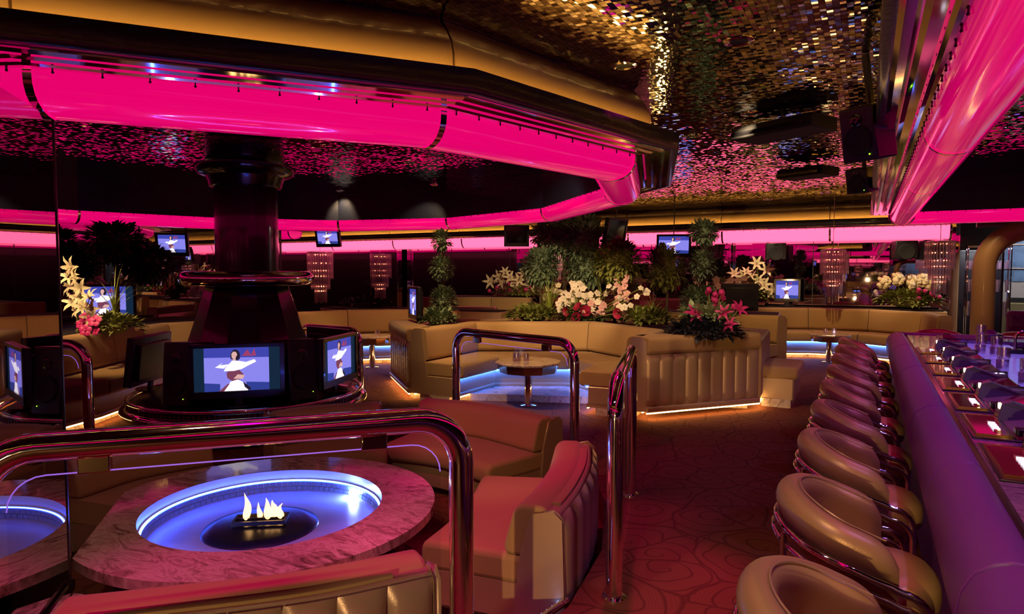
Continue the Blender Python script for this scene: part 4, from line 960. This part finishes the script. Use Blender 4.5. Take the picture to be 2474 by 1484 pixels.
crystal_light('tiered crystal light left of the tall topiary tree, dim rose', -5.9, 12.9, 1.95, .8)
crystal_light('tiered crystal light hanging above the curved booth at the end of the aisle', -.52, 12.6, 1.87, .74)
crystal_light('tiered crystal light at right above the cream hydrangeas', 1.02, 12.6, 1.98, .78)

# ------------------------------------------------------------------ raised planting ledges
def ledge(label, poly, hgt):
    c = (sum(p[0] for p in poly)/len(poly), sum(p[1] for p in poly)/len(poly), 0); o = thing('planting_ledge', label, 'planter', c)
    MB().prism(poly, 0, hgt-.02).build('wall', M_['vinyl'], o, c, smooth=False, bevel=.01); q = [tuple(Vector(p)*.97+Vector(c[:2])*.03) for p in poly]
    MB().prism(q, hgt-.02, hgt).build('soil_bed', soil, o, c, smooth=False)
ledge('planter ledge behind the straight bench booth', [(-1.1,10.32),(-3.6,10.36),(-3.6,11.4),(-1.2,11.4)], .84)
ledge('planter ledge along the foot of the right part of the back mirror', [(1.2,13.12),(-2.6,13.12),(-2.6,13.36),(1.2,13.36)], .84)
ledge('planter ledge behind the far middle booth', [(-4.6,12.5),(-5.4,12.62),(-7.1,12.4),(-8.3,11.8),(-8.3,12.9),(-4.6,13.1)], .95)
ledge('small planter ledge behind the middle planter, holding magenta orchids', [(-5.2,9.9),(-4.2,9.9),(-4.2,10.45),(-5.2,10.45)], .84)
ledge('planter ledge at far left behind the amber lit booth', [(-7.66,4.3),(-8.05,5.3),(-7.75,6.5),(-9.5,6.6),(-9.5,3.0),(-7.2,3.3)], .80)
ledge('planter ledge behind the curved booth left of the middle', [(-5.3,9.5),(-6.9,9.4),(-8.0,8.75),(-8.9,9.1),(-8.9,9.9),(-5.3,9.9)], .84)
# ------------------------------------------------------------------ plants
def leafmat(name, c, tr=.0): return mat(name, c, .45, var=.45, bscale=9, spec=.35)
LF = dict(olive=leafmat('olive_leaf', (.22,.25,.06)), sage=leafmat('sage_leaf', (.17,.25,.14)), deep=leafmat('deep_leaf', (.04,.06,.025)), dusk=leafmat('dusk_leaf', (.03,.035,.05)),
          grass=leafmat('grass_blade', (.26,.32,.05)), pale=leafmat('pale_leaf', (.36,.48,.24)), bark=mat('bark', (.09,.055,.03), .9, bump=.5))
FL = dict(cream=mat('cream_petal', (.80,.70,.45), .5), white=mat('white_petal', (.85,.78,.62), .5), blush=mat('blush_petal', (.75,.42,.40), .5), pink=mat('pink_petal', (.58,.025,.20), .5), red=mat('wine_petal', (.32,.01,.05), .5))
def leaf(mb, p, d, L, W_, up=None, bend=.25):
    """a folded pointed leaf from p along d"""
    d = d.normalized(); up = up or Vector((0,0,1)); s = d.cross(up)
    if s.length < .1: s = d.cross(Vector((1,0,0)))
    s.normalize(); n = s.cross(d).normalized()
    a = p; m1 = p+d*L*.38-n*L*bend*.15; m2 = p+d*L*.75-n*L*bend*.4; t = p+d*L-n*L*bend
    mb.add([a, m1+s*W_/2+n*W_*.12, m1, m1-s*W_/2+n*W_*.12, m2+s*W_*.36+n*W_*.1, m2, m2-s*W_*.36+n*W_*.1, t], [(0,1,2),(0,2,3),(1,4,5,2),(2,5,6,3),(4,7,5),(5,7,6)])
def rdir(rg, zmin=-1.):
    while True:
        v = Vector((rg.uniform(-1,1), rg.uniform(-1,1), rg.uniform(-1,1)))
        if .1 < v.length < 1 and v.z/v.length >= zmin: return v.normalized()
def foliage(mb, c, r, n, L, rg, zmin=-1., spread=.5, droop=0.):
    c = Vector(c); r = Vector(r) if isinstance(r, (tuple, list)) else Vector((r, r, r))
    for i in range(n):
        v = rdir(rg, zmin); k = rg.uniform(.45, 1)**.5; p = c+Vector((v.x*r.x, v.y*r.y, v.z*r.z))*k*.88
        d = (v+Vector((rg.uniform(-1,1), rg.uniform(-1,1), rg.uniform(-.5,1)-droop))*spread)
        l = L*rg.uniform(.6, 1.25); leaf(mb, p, d, l, l*.46)
def topiary(label, x, y, zb, balls, trunk, m='sage', n=420, L=.10, seed=1, group=None):
    rg = random.Random(seed); o = thing('topiary_tree', label, 'topiary', (x, y, zb))
    zt = max(b_[2] for b_ in balls); MB().tube([(0,0,0),(trunk*.4,.0,(zt-zb)*.5),(balls[0][0]-x if False else 0,0,zt-zb)], [trunk, trunk*.9, trunk*.8], 8).build('trunk', LF['bark'], o)
    for (bx, by, bz, r) in balls:
        rr = r if isinstance(r, tuple) else (r, r, r); b = MB(); foliage(b, (0,0,0), rr, int(n*(rr[0]/.2)**1.6), L, rg)
        b.ball((0,0,0), tuple(q*.62 for q in rr), 10, 8, wob=.3)
        b.build('foliage_ball', LF[m], o, smooth=False).location = (bx-x, by-y, bz-zb)
    return o
topiary('topiary with three stacked leafy balls at the left end of the middle planter', -4.93, 7.25, .76, [(-4.93,7.25,1.90,(.11,.11,.13)),(-4.93,7.25,1.54,(.14,.14,.15)),(-4.90,7.25,1.10,(.17,.17,.20))], .025, 'sage', 800, .075, 3)
topiary('topiary with three stacked leafy balls at the right end of the middle planter', -1.62, 7.55, .76, [(-1.62,7.55,1.93,(.14,.14,.12)),(-1.62,7.55,1.57,(.12,.12,.17)),(-1.66,7.55,1.15,(.19,.19,.19))], .03, 'sage', 800, .08, 4)
topiary('tallest tree of the middle planter, its dark crown reaching the pink canopy', -3.95, 9.0, .76, [(-3.98,9.0,2.05,(.50,.42,.28)),(-3.62,8.95,1.92,(.38,.34,.40)),(-3.55,8.9,1.55,(.30,.28,.26))], .035, 'sage', 420, .11, 5)
topiary('small round tree at the left of the middle planter flowers', -4.12, 8.55, .76, [(-4.12,8.55,1.56,(.27,.25,.27))], .02, 'sage', 600, .10, 6)
topiary('yellow green round tree at the right of the middle planter flowers', -3.02, 8.6, .76, [(-2.98,8.6,1.62,(.33,.30,.30))], .025, 'olive', 520, .10, 7)
topiary('loose leafy shrub tree right of the yellow green one, near the black mirror', -2.4, 8.95, .76, [(-2.45,8.95,1.55,(.27,.24,.30))], .02, 'olive', 360, .10, 8)
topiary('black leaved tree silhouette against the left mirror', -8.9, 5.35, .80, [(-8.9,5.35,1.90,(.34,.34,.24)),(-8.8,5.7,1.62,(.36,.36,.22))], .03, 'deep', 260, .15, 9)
def bush(name, label, x, y, z, r, n, L, m, seed, cat='plant', zmin=-.1, droop=0.):
    b = MB(); foliage(b, (0,0,0), r, n, L, random.Random(seed), zmin, .6, droop); b.ball((0,0,0), tuple(q*.55 for q in r), 10, 6)
    return tag(b.build(name, LF[m], None, (0,0,0), smooth=False, loc=(x, y, z)), label, cat)
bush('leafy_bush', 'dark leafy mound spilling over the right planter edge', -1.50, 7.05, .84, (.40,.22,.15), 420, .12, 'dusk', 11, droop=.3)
bush('ivy_plant', 'pale green ivy on the right planter below the topiary', -1.46, 7.12, 1.0, (.30,.16,.13), 170, .12, 'pale', 12)
bush('ivy_plant', 'dull green ivy at the foot of the left topiary', -4.78, 6.95, .86, (.24,.2,.14), 260, .11, 'sage', 13)
bush('leafy_bush', 'low green bush at the left end of the middle planter flowers', -4.15, 8.35, .86, (.42,.25,.13), 420, .11, 'olive', 14)
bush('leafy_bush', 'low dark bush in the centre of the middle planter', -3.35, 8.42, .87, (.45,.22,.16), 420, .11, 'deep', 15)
bush('leafy_bush', 'low olive bush at the right end of the middle planter flowers', -2.55, 8.5, .86, (.36,.25,.13), 320, .11, 'olive', 16)
bush('leafy_bush', 'leafy mound under the white lilies at far left', -7.35, 4.35, .87, (.25,.35,.13), 320, .10, 'olive', 17)
bush('leafy_bush', 'leafy mound below the lilies of the far middle booth', -6.55, 12.6, 1.02, (.72,.3,.14), 500, .11, 'olive', 18)
bush('leafy_bush', 'dark foliage behind the pale lilies by the back mirror', -2.05, 13.2, .98, (.45,.11,.22), 380, .14, 'olive', 19)
bush('leafy_bush', 'leafy mound under the cream hydrangeas', .65, 13.24, .96, (.55,.11,.17), 420, .13, 'olive', 20)
bush('leafy_bush', 'dusky foliage beside the black television on the straight bench booth', -2.2, 10.55, 1.02, (.25,.18,.20), 260, .12, 'sage', 21)
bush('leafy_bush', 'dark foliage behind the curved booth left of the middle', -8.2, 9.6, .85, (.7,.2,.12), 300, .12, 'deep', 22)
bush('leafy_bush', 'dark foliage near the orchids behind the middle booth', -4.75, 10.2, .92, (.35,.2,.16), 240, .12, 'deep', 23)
def grass_clump(label, x, y, z, n, L, seed, lean=.5):
    rg = random.Random(seed); b = MB()
    for i in range(n):
        a = rg.uniform(0, 2*pi); l = L*rg.uniform(.6, 1.1); k = rg.uniform(.15, 1)*lean; d = Vector((cos(a), sin(a), 0)); s = Vector((-sin(a), cos(a), 0))*.006
        P = []; m = 7
        for j in range(m+1):
            t = j/m; p = d*(k*l*t*t*1.1)+Vector((0,0,l*(t-.55*k*t**3))); ww = (1-t**2)+.08; P += [p+s*ww, p-s*ww]
        b.add(P, [(2*j, 2*j+1, 2*j+3, 2*j+2) for j in range(m)])
    return tag(b.build('grass_plant', LF['grass'], None, (0,0,0), smooth=False, loc=(x, y, z)), label, 'plant')
grass_clump('tall arching grass in the middle planter left of the white orchids', -3.95, 8.5, .80, 34, .85, 31, .8)
grass_clump('tall arching grass in the middle planter behind the orchids', -3.2, 8.6, .80, 36, .80, 32, .9)
grass_clump('arching grass at the right end of the middle planter', -2.5, 8.6, .80, 30, .62, 33, 1.)
grass_clump('short bright grass tuft below the orchids', -3.55, 8.25, .80, 60, .24, 34, .9)
grass_clump('short bright grass tuft at the right of the middle planter', -2.62, 8.3, .80, 60, .26, 35, .9)
grass_clump('thin arching blades behind the white lilies at far left', -7.55, 4.5, .9, 16, .70, 36, .8)
grass_clump('thin dark blades above the pale lilies by the back mirror', -1.85, 13.22, .85, 22, .75, 37, .15)
def bloom(kind, r, seed=0):
    """one flower head of pointed or round petals"""
    rg = random.Random(seed); b = MB()
    if kind == 'lily':
        for k in range(6):
            a = 2*pi*k/6+rg.uniform(-.1,.1); d = Vector((cos(a), sin(a), .75)); leaf(b, Vector((0,0,0)), d, r, r*.36, bend=.45)
        for k in range(5): a = 2*pi*k/5; b.tube([(0,0,0),(cos(a)*r*.15,sin(a)*r*.15,r*.6)], r*.02, 4)
        b.tube([(0,0,-r*.45),(0,0,0)], [r*.05, r*.14], 6)
    elif kind == 'orchid':
        for k in range(5):
            a = 2*pi*k/5+.3; b.ball((cos(a)*r*.5, sin(a)*r*.5, .12*r), (r*.42, r*.42, r*.10), 8, 4)
        b.ball((0,0,.2*r), r*.2, 6, 4)
    elif kind == 'calla':
        def fn(u, v): a = 2*pi*u; q = r*(.15+.75*v**1.6)*(1-.25*cos(a)*v); return (q*cos(a)+(.35*r*v if abs(a-pi) < 3 else 0), q*sin(a), r*(-.6+1.3*v+.25*v*cos(a)))
        b.grid(fn, 12, 6, closeu=True)
    else:  # hydrangea or rose
        for k in range(26 if kind == 'hydrangea' else 14):
            d = rdir(rg, -.2); L = r*(1 if kind == 'hydrangea' else .6); p = d*L*.75; b.ball(tuple(p), (r*.30, r*.30, r*.16), 6, 4)
        b.ball((0,0,0), r*.6, 8, 6)
    return b
def flower_plant(name, label, x, y, z, kind, col, heads, r, cat='flowers', stem=True, face=(.35,-.9,.35), group=None):
    o = thing(name, label, cat, (x, y, z)); me = None
    if stem:
        b = MB()
        for (hx, hy, hz, *_) in heads: b.tube([(hx*.25, hy*.25, -.02), (hx*.6, hy*.7, hz*.55), (hx, hy, hz)], .0045, 5)
        b.build('stem', LF['olive'], o)
    rg = random.Random(hash(label) % 1000 if False else len(label)*7+len(heads)); proto = None
    for i, hd in enumerate(heads):
        q = bloom(kind, r, i).build('bloom', FL[col], o, ang=35) if proto is None else proto.copy()
        if proto is None: proto = q
        else: C.objects.link(q)
        q.location = hd[:3]; f_ = Vector(face)+Vector((rg.uniform(-.6,.6), rg.uniform(-.3,.3), rg.uniform(-.5,.5)))
        q.rotation_euler = f_.to_track_quat('Z', 'Y').to_euler(); s = rg.uniform(.8, 1.15); q.scale = (s, s, s)
    return o
rg = random.Random(5)
def cloud(n, sx, sy, z0, z1, seed): g = random.Random(seed); return [(g.uniform(-sx, sx), g.uniform(-sy, sy), g.uniform(z0, z1)) for _ in range(n)]
flower_plant('lily_plant', 'tall white lilies beside the mirror partition at far left', -7.42, 4.05, .86, 'lily', 'cream', [(-.10,.0,.68),(-.02,.0,.56),(-.12,0,.48),(.0,.02,.36),(.08,.0,.26),(.20,.0,.36),(.22,.0,.16),(-.02,.0,.22),(-.10,.0,.30),(.16,.04,.24),(.05,0,.46),(-.14,0,.58),(.12,0,.10)], .12)
flower_plant('tulip_plant', 'magenta blooms below the white lilies at far left', -7.25, 4.05, .86, 'orchid', 'pink', [(.02,-.05,.15),(.20,-.05,.12),(.08,-.08,.02),(.22,-.05,.02),(-.06,-.05,.08)], .07)
flower_plant('orchid_plant', 'white orchids in the middle planter, large cascading cluster', -3.45, 8.35, .86, 'orchid', 'white', [(-.30+.066*i+rg.uniform(-.02,.02), rg.uniform(-.1,.05), .16+.26*sin(i*.42)**2+rg.uniform(-.05,.05)) for i in range(20)]+cloud(26, .30, .07, .10, .34, 3)+cloud(14, .10, .06, .25, .48, 33), .055)
flower_plant('orchid_plant', 'blush orchids hanging below the white cluster in the middle planter', -3.22, 8.30, .86, 'orchid', 'blush', cloud(18, .18, .05, .04, .22, 4), .052)
flower_plant('orchid_plant', 'upright pale pink orchid spike right of the white cluster', -2.86, 8.42, .86, 'orchid', 'blush', [(rg.uniform(-.08,.08), 0, .06+.022*i) for i in range(26)], .05)
flower_plant('orchid_plant', 'pale cream orchids behind the small round tree', -4.05, 8.7, .86, 'orchid', 'cream', cloud(18, .26, .05, .18, .50, 6), .055)
flower_plant('calla_plant', 'dark wine calla blooms at the front of the middle planter', -3.40, 8.22, .86, 'calla', 'red', [(-.16,0,.10),(-.03,-.02,.02),(.08,0,.10),(.0,.0,.14),(.55,.03,.09)], .085)
flower_plant('orchid_plant', 'white and magenta orchids low behind the left of the middle planter', -4.72, 10.1, .92, 'orchid', 'blush', cloud(18, .16, .05, .15, .48, 8), .065)
flower_plant('orchid_plant', 'magenta orchids low behind the small round tree', -4.52, 10.0, .92, 'orchid', 'pink', cloud(20, .22, .05, .0, .26, 9), .06)
flower_plant('rose_bush', 'magenta hanging blooms on the right planter beside the topiary', -1.42, 7.1, .95, 'rose', 'pink', cloud(9, .10, .05, .12, .36, 10)+[(-.20,0,.10),(-.08,0,.06),(.22,0,.18)], .05)
flower_plant('lily_plant', 'bright pink lilies low on the right planter', -1.28, 7.02, .95, 'lily', 'pink', [(.0,-.02,.12),(.06,-.04,.0),(-.30,-.03,.10),(.14,0,.16)], .11)
flower_plant('lily_plant', 'cream lilies in the far middle arrangement', -6.6, 12.5, 1.05, 'lily', 'cream', [(-.62,0,.22),(-.40,0,.32),(-.26,0,.42),(-.15,0,.30),(-.05,0,.22),(.08,0,.26),(.18,0,.38),(.36,0,.16),(.55,0,.34),(.45,0,.22),(.0,0,.12),(-.32,0,.2)], .17)
flower_plant('rose_bush', 'small magenta blooms below the far middle lilies', -6.6, 12.4, 1.05, 'rose', 'pink', [(-.42,0,.10),(-.1,0,.05),(.1,0,.03),(.38,0,.12),(-.6,0,.02),(-.12,0,.18),(.28,0,.06)], .06, stem=False)
flower_plant('lily_plant', 'pale lilies and sprays by the back mirror right of the slim pillars', -1.75, 13.25, 1.02, 'lily', 'cream', [(-.10,0,.62),(-.28,0,.45),(-.18,0,.38),(-.05,0,.30),(.05,0,.22),(.12,0,.08),(-.35,0,.38),(.08,0,.50),(.20,0,.14),(-.5,0,.42),(.0,0,.12)], .15)
flower_plant('hydrangea_plant', 'cream hydrangea heads by the right end of the back mirror', .68, 13.25, 1.10, 'hydrangea', 'cream', [(-.42,0,.20),(-.22,0,.26),(0,0,.2),(.16,0,.24),(.30,0,.18)], .15)
flower_plant('rose_bush', 'magenta blooms under the cream hydrangeas', .92, 13.15, 1.08, 'rose', 'pink', cloud(9, .18, .04, -.06, .12, 14), .06, stem=False)
flower_plant('orchid_plant', 'blush flowers beside the black television on the straight bench booth', -2.28, 10.45, 1.0, 'orchid', 'blush', cloud(9, .08, .04, .08, .34, 15), .07)
flower_plant('orchid_plant', 'pale blush flowers seen behind the right topiary', -1.95, 11.1, .86, 'orchid', 'blush', cloud(24, .25, .06, .25, .55, 16), .065)
flower_plant('hydrangea_plant', 'pale hydrangea heads against the left mirror, behind the amber booth', -8.6, 6.3, .92, 'hydrangea', 'cream', [(.0,0,.30),(.12,0,.40),(.22,.0,.28),(.3,0,.16),(.42,0,.3)], .13)

# ------------------------------------------------------------------ right background: shelf of glassware, padded arch, glass door
sh = thing('glass_shelf', 'glass display shelf of bar glassware between the chrome post and the padded arch', 'shelf', (1.75, 13.3, 0))
for z in (.75,1.15,1.52): MB().box((0,0,z), (.62,.28,.012)).build('shelf_board', M_['glass'], sh, smooth=False)
for x in (-.29,.29):
    for y in (-.12,.12): MB().tube([(x,y,0),(x,y,1.9)], .010, 8).build('post', M_['chrome'], sh)
for k, (z, n, hh) in enumerate(((1.53,8,.14),(1.53,7,.10),(1.16,5,.2),(.76,4,.24))):
    for i in range(n):
        o = thing('shelf_glass', ['clear glass on the top shelf of the display, front row','clear glass on the top shelf of the display, rear row','clear bottle glass on the middle shelf of the display','tall glass on the bottom shelf of the display'][k]+', behind the padded arch', 'glass', (1.75-.25+.5*i/(n-1), 13.22+.10*(k % 2), z), group=['front row glasses on the top display shelf','rear row glasses on the top display shelf','glasses on the middle display shelf','glasses on the bottom display shelf'][k])
        MB().lathe([(0,.0),(.024,.0),(.026,hh*.5),(.034,hh*.8),(.03,hh),(.026,hh),(.022,.01),(0,.01)], n=12).build('vessel', M_['crystal'], o)
L = bpy.data.lights.new('shelf_lamp', 'AREA'); L.energy = 22; L.size = .5; L.color = (.9,.9,1)
ct = sh; MB().box((0,0,1.9), (.60,.26,.03)).build('lamp_housing', M_['chrome'], sh)
lo = bpy.data.objects.new('shelf_lamp', L); C.objects.link(lo); lo.parent = ct; lo.location = (0,0,1.87)
# padded arch
ar = thing('padded_arch', 'thick leather padded archway lit rose at top and amber at its foot, at right', 'arch', (1.53, 12, 0))
pts = [(0,0,0),(0,0,1.55)]+[(.55*(1-cos(pi/2*k/8)),0,1.55+.55*sin(pi/2*k/8)) for k in range(1, 9)]+[(1.3,0,2.10),(1.9,0,2.1)]+[(2.45-.55*(1-sin(pi/2*k/8)),0,2.1-.55*(1-cos(pi/2*k/8))) for k in range(1, 9)]+[(2.45,0,0)]
MB().tube(pts, .15, 24).build('roll', M_['leather'], ar, ang=70)
MB().box((1.2,.1,2.38), (2.6,.1,.45)).build('header', M_['board'], ar, smooth=False)
gd = thing('glass_door', 'glass door with grey lettering and chrome handle inside the padded arch', 'door', (2.1, 13.0, 0))
MB().box((.25,0,1.05), (.9,.012,2.1)).build('pane', M_['glassblue'], gd, smooth=False)
b = MB(); 
for x in (-.2,.7): b.box((x,0,1.05), (.03,.04,2.1))
b.build('frame', M_['dark'], gd, smooth=False)
MB().tube([(-.12,-.02,.90),(-.12,-.07,.92),(-.12,-.07,1.16),(-.12,-.02,1.18)], .012, 8).build('handle', M_['chrome'], gd)
def text3d(s, size, parent, m, loc, rot=(R(90),0,0), mirror=False, name='lettering'):
    cu = bpy.data.curves.new('t', 'FONT'); cu.body = s; cu.size = size; cu.extrude = .002; cu.align_x = 'CENTER'
    to = bpy.data.objects.new('tmp', cu); C.objects.link(to); bpy.context.view_layer.update()
    me = bpy.data.meshes.new_from_object(to.evaluated_get(bpy.context.evaluated_depsgraph_get())); bpy.data.objects.remove(to)
    o = bpy.data.objects.new(name, me); C.objects.link(o); me.materials.append(m); o.parent = parent; o.location = loc; o.rotation_euler = rot
    if mirror: o.scale = (-1,1,1)
    return o
text3d('JdK', .22, gd, mat('frost_grey', (.45,.45,.47), .6), (.24,-.012,1.30))
ow = thing('corridor_wall', 'bright grey corridor wall with blue picture beyond the glass door', 'wall', (3.2, 15.6, 0))
MB().box((0,0,.65), (3.4,.08,1.3)).build('lower_wall', mat('grey_plaster', (.38,.34,.34), .8), ow, smooth=False)
MB().box((-.2,-.02,1.85), (3.0,.06,1.1)).build('picture_band', mat('blue_mural', (.10,.17,.30), .4, var=.9, bscale=6), ow, smooth=False)
b = MB()
for x0, x1, z0, z1 in ((-.95,-.25,1.55,2.0),(.1,.6,1.5,1.95)):
    for p, d in ((((x0+x1)/2, z0), (x1-x0, .02)), (((x0+x1)/2, z1), (x1-x0, .02)), ((x0, (z0+z1)/2), (.02, z1-z0)), ((x1, (z0+z1)/2), (.02, z1-z0))): b.box((p[0], -.06, p[1]), (d[0], .02, d[1]))
b.build('picture_frame', mat('pale_frame', (.5,.4,.35), .5), ow, smooth=False)
MB().box((-.7,-.05,.95), (.28,.01,.09)).build('door_plate', M_['black'], ow, smooth=False)
MB().box((-.6,-.3,.45), (1.8,.5,.9)).build('corridor_counter', mat('olive_panel', (.22,.18,.08), .6), ow, smooth=False)
cl = thing('corridor_ceiling_light', 'white ceiling light of the corridor beyond the glass door', 'ceiling light', (2.9, 14.6, CEIL-.02)); MB().box((0,0,-.02), (1.2,.3,.03)).build('diffuser', emit('corridor_white', (1.,.93,.85), 40.), cl, smooth=False)
sb_ = thing('upholstered_chair', 'purple upholstered chair back in front of the padded arch at the right edge', 'chair', (1.95, 10.9, 0), R(185))
MB().box((0,.0,.75), (.6,.10,.45)).build('backrest', M_['pad'], sb_, bevel=.05, seg=4); MB().box((0,-.25,.45), (.55,.5,.12)).build('seat', M_['pad'], sb_, bevel=.03)
for x in (-.24,.24):
    for y in (-.45,0): MB().tube([(x,y,0),(x,y,.42)], .015, 8).build('leg', M_['chrome'], sb_)
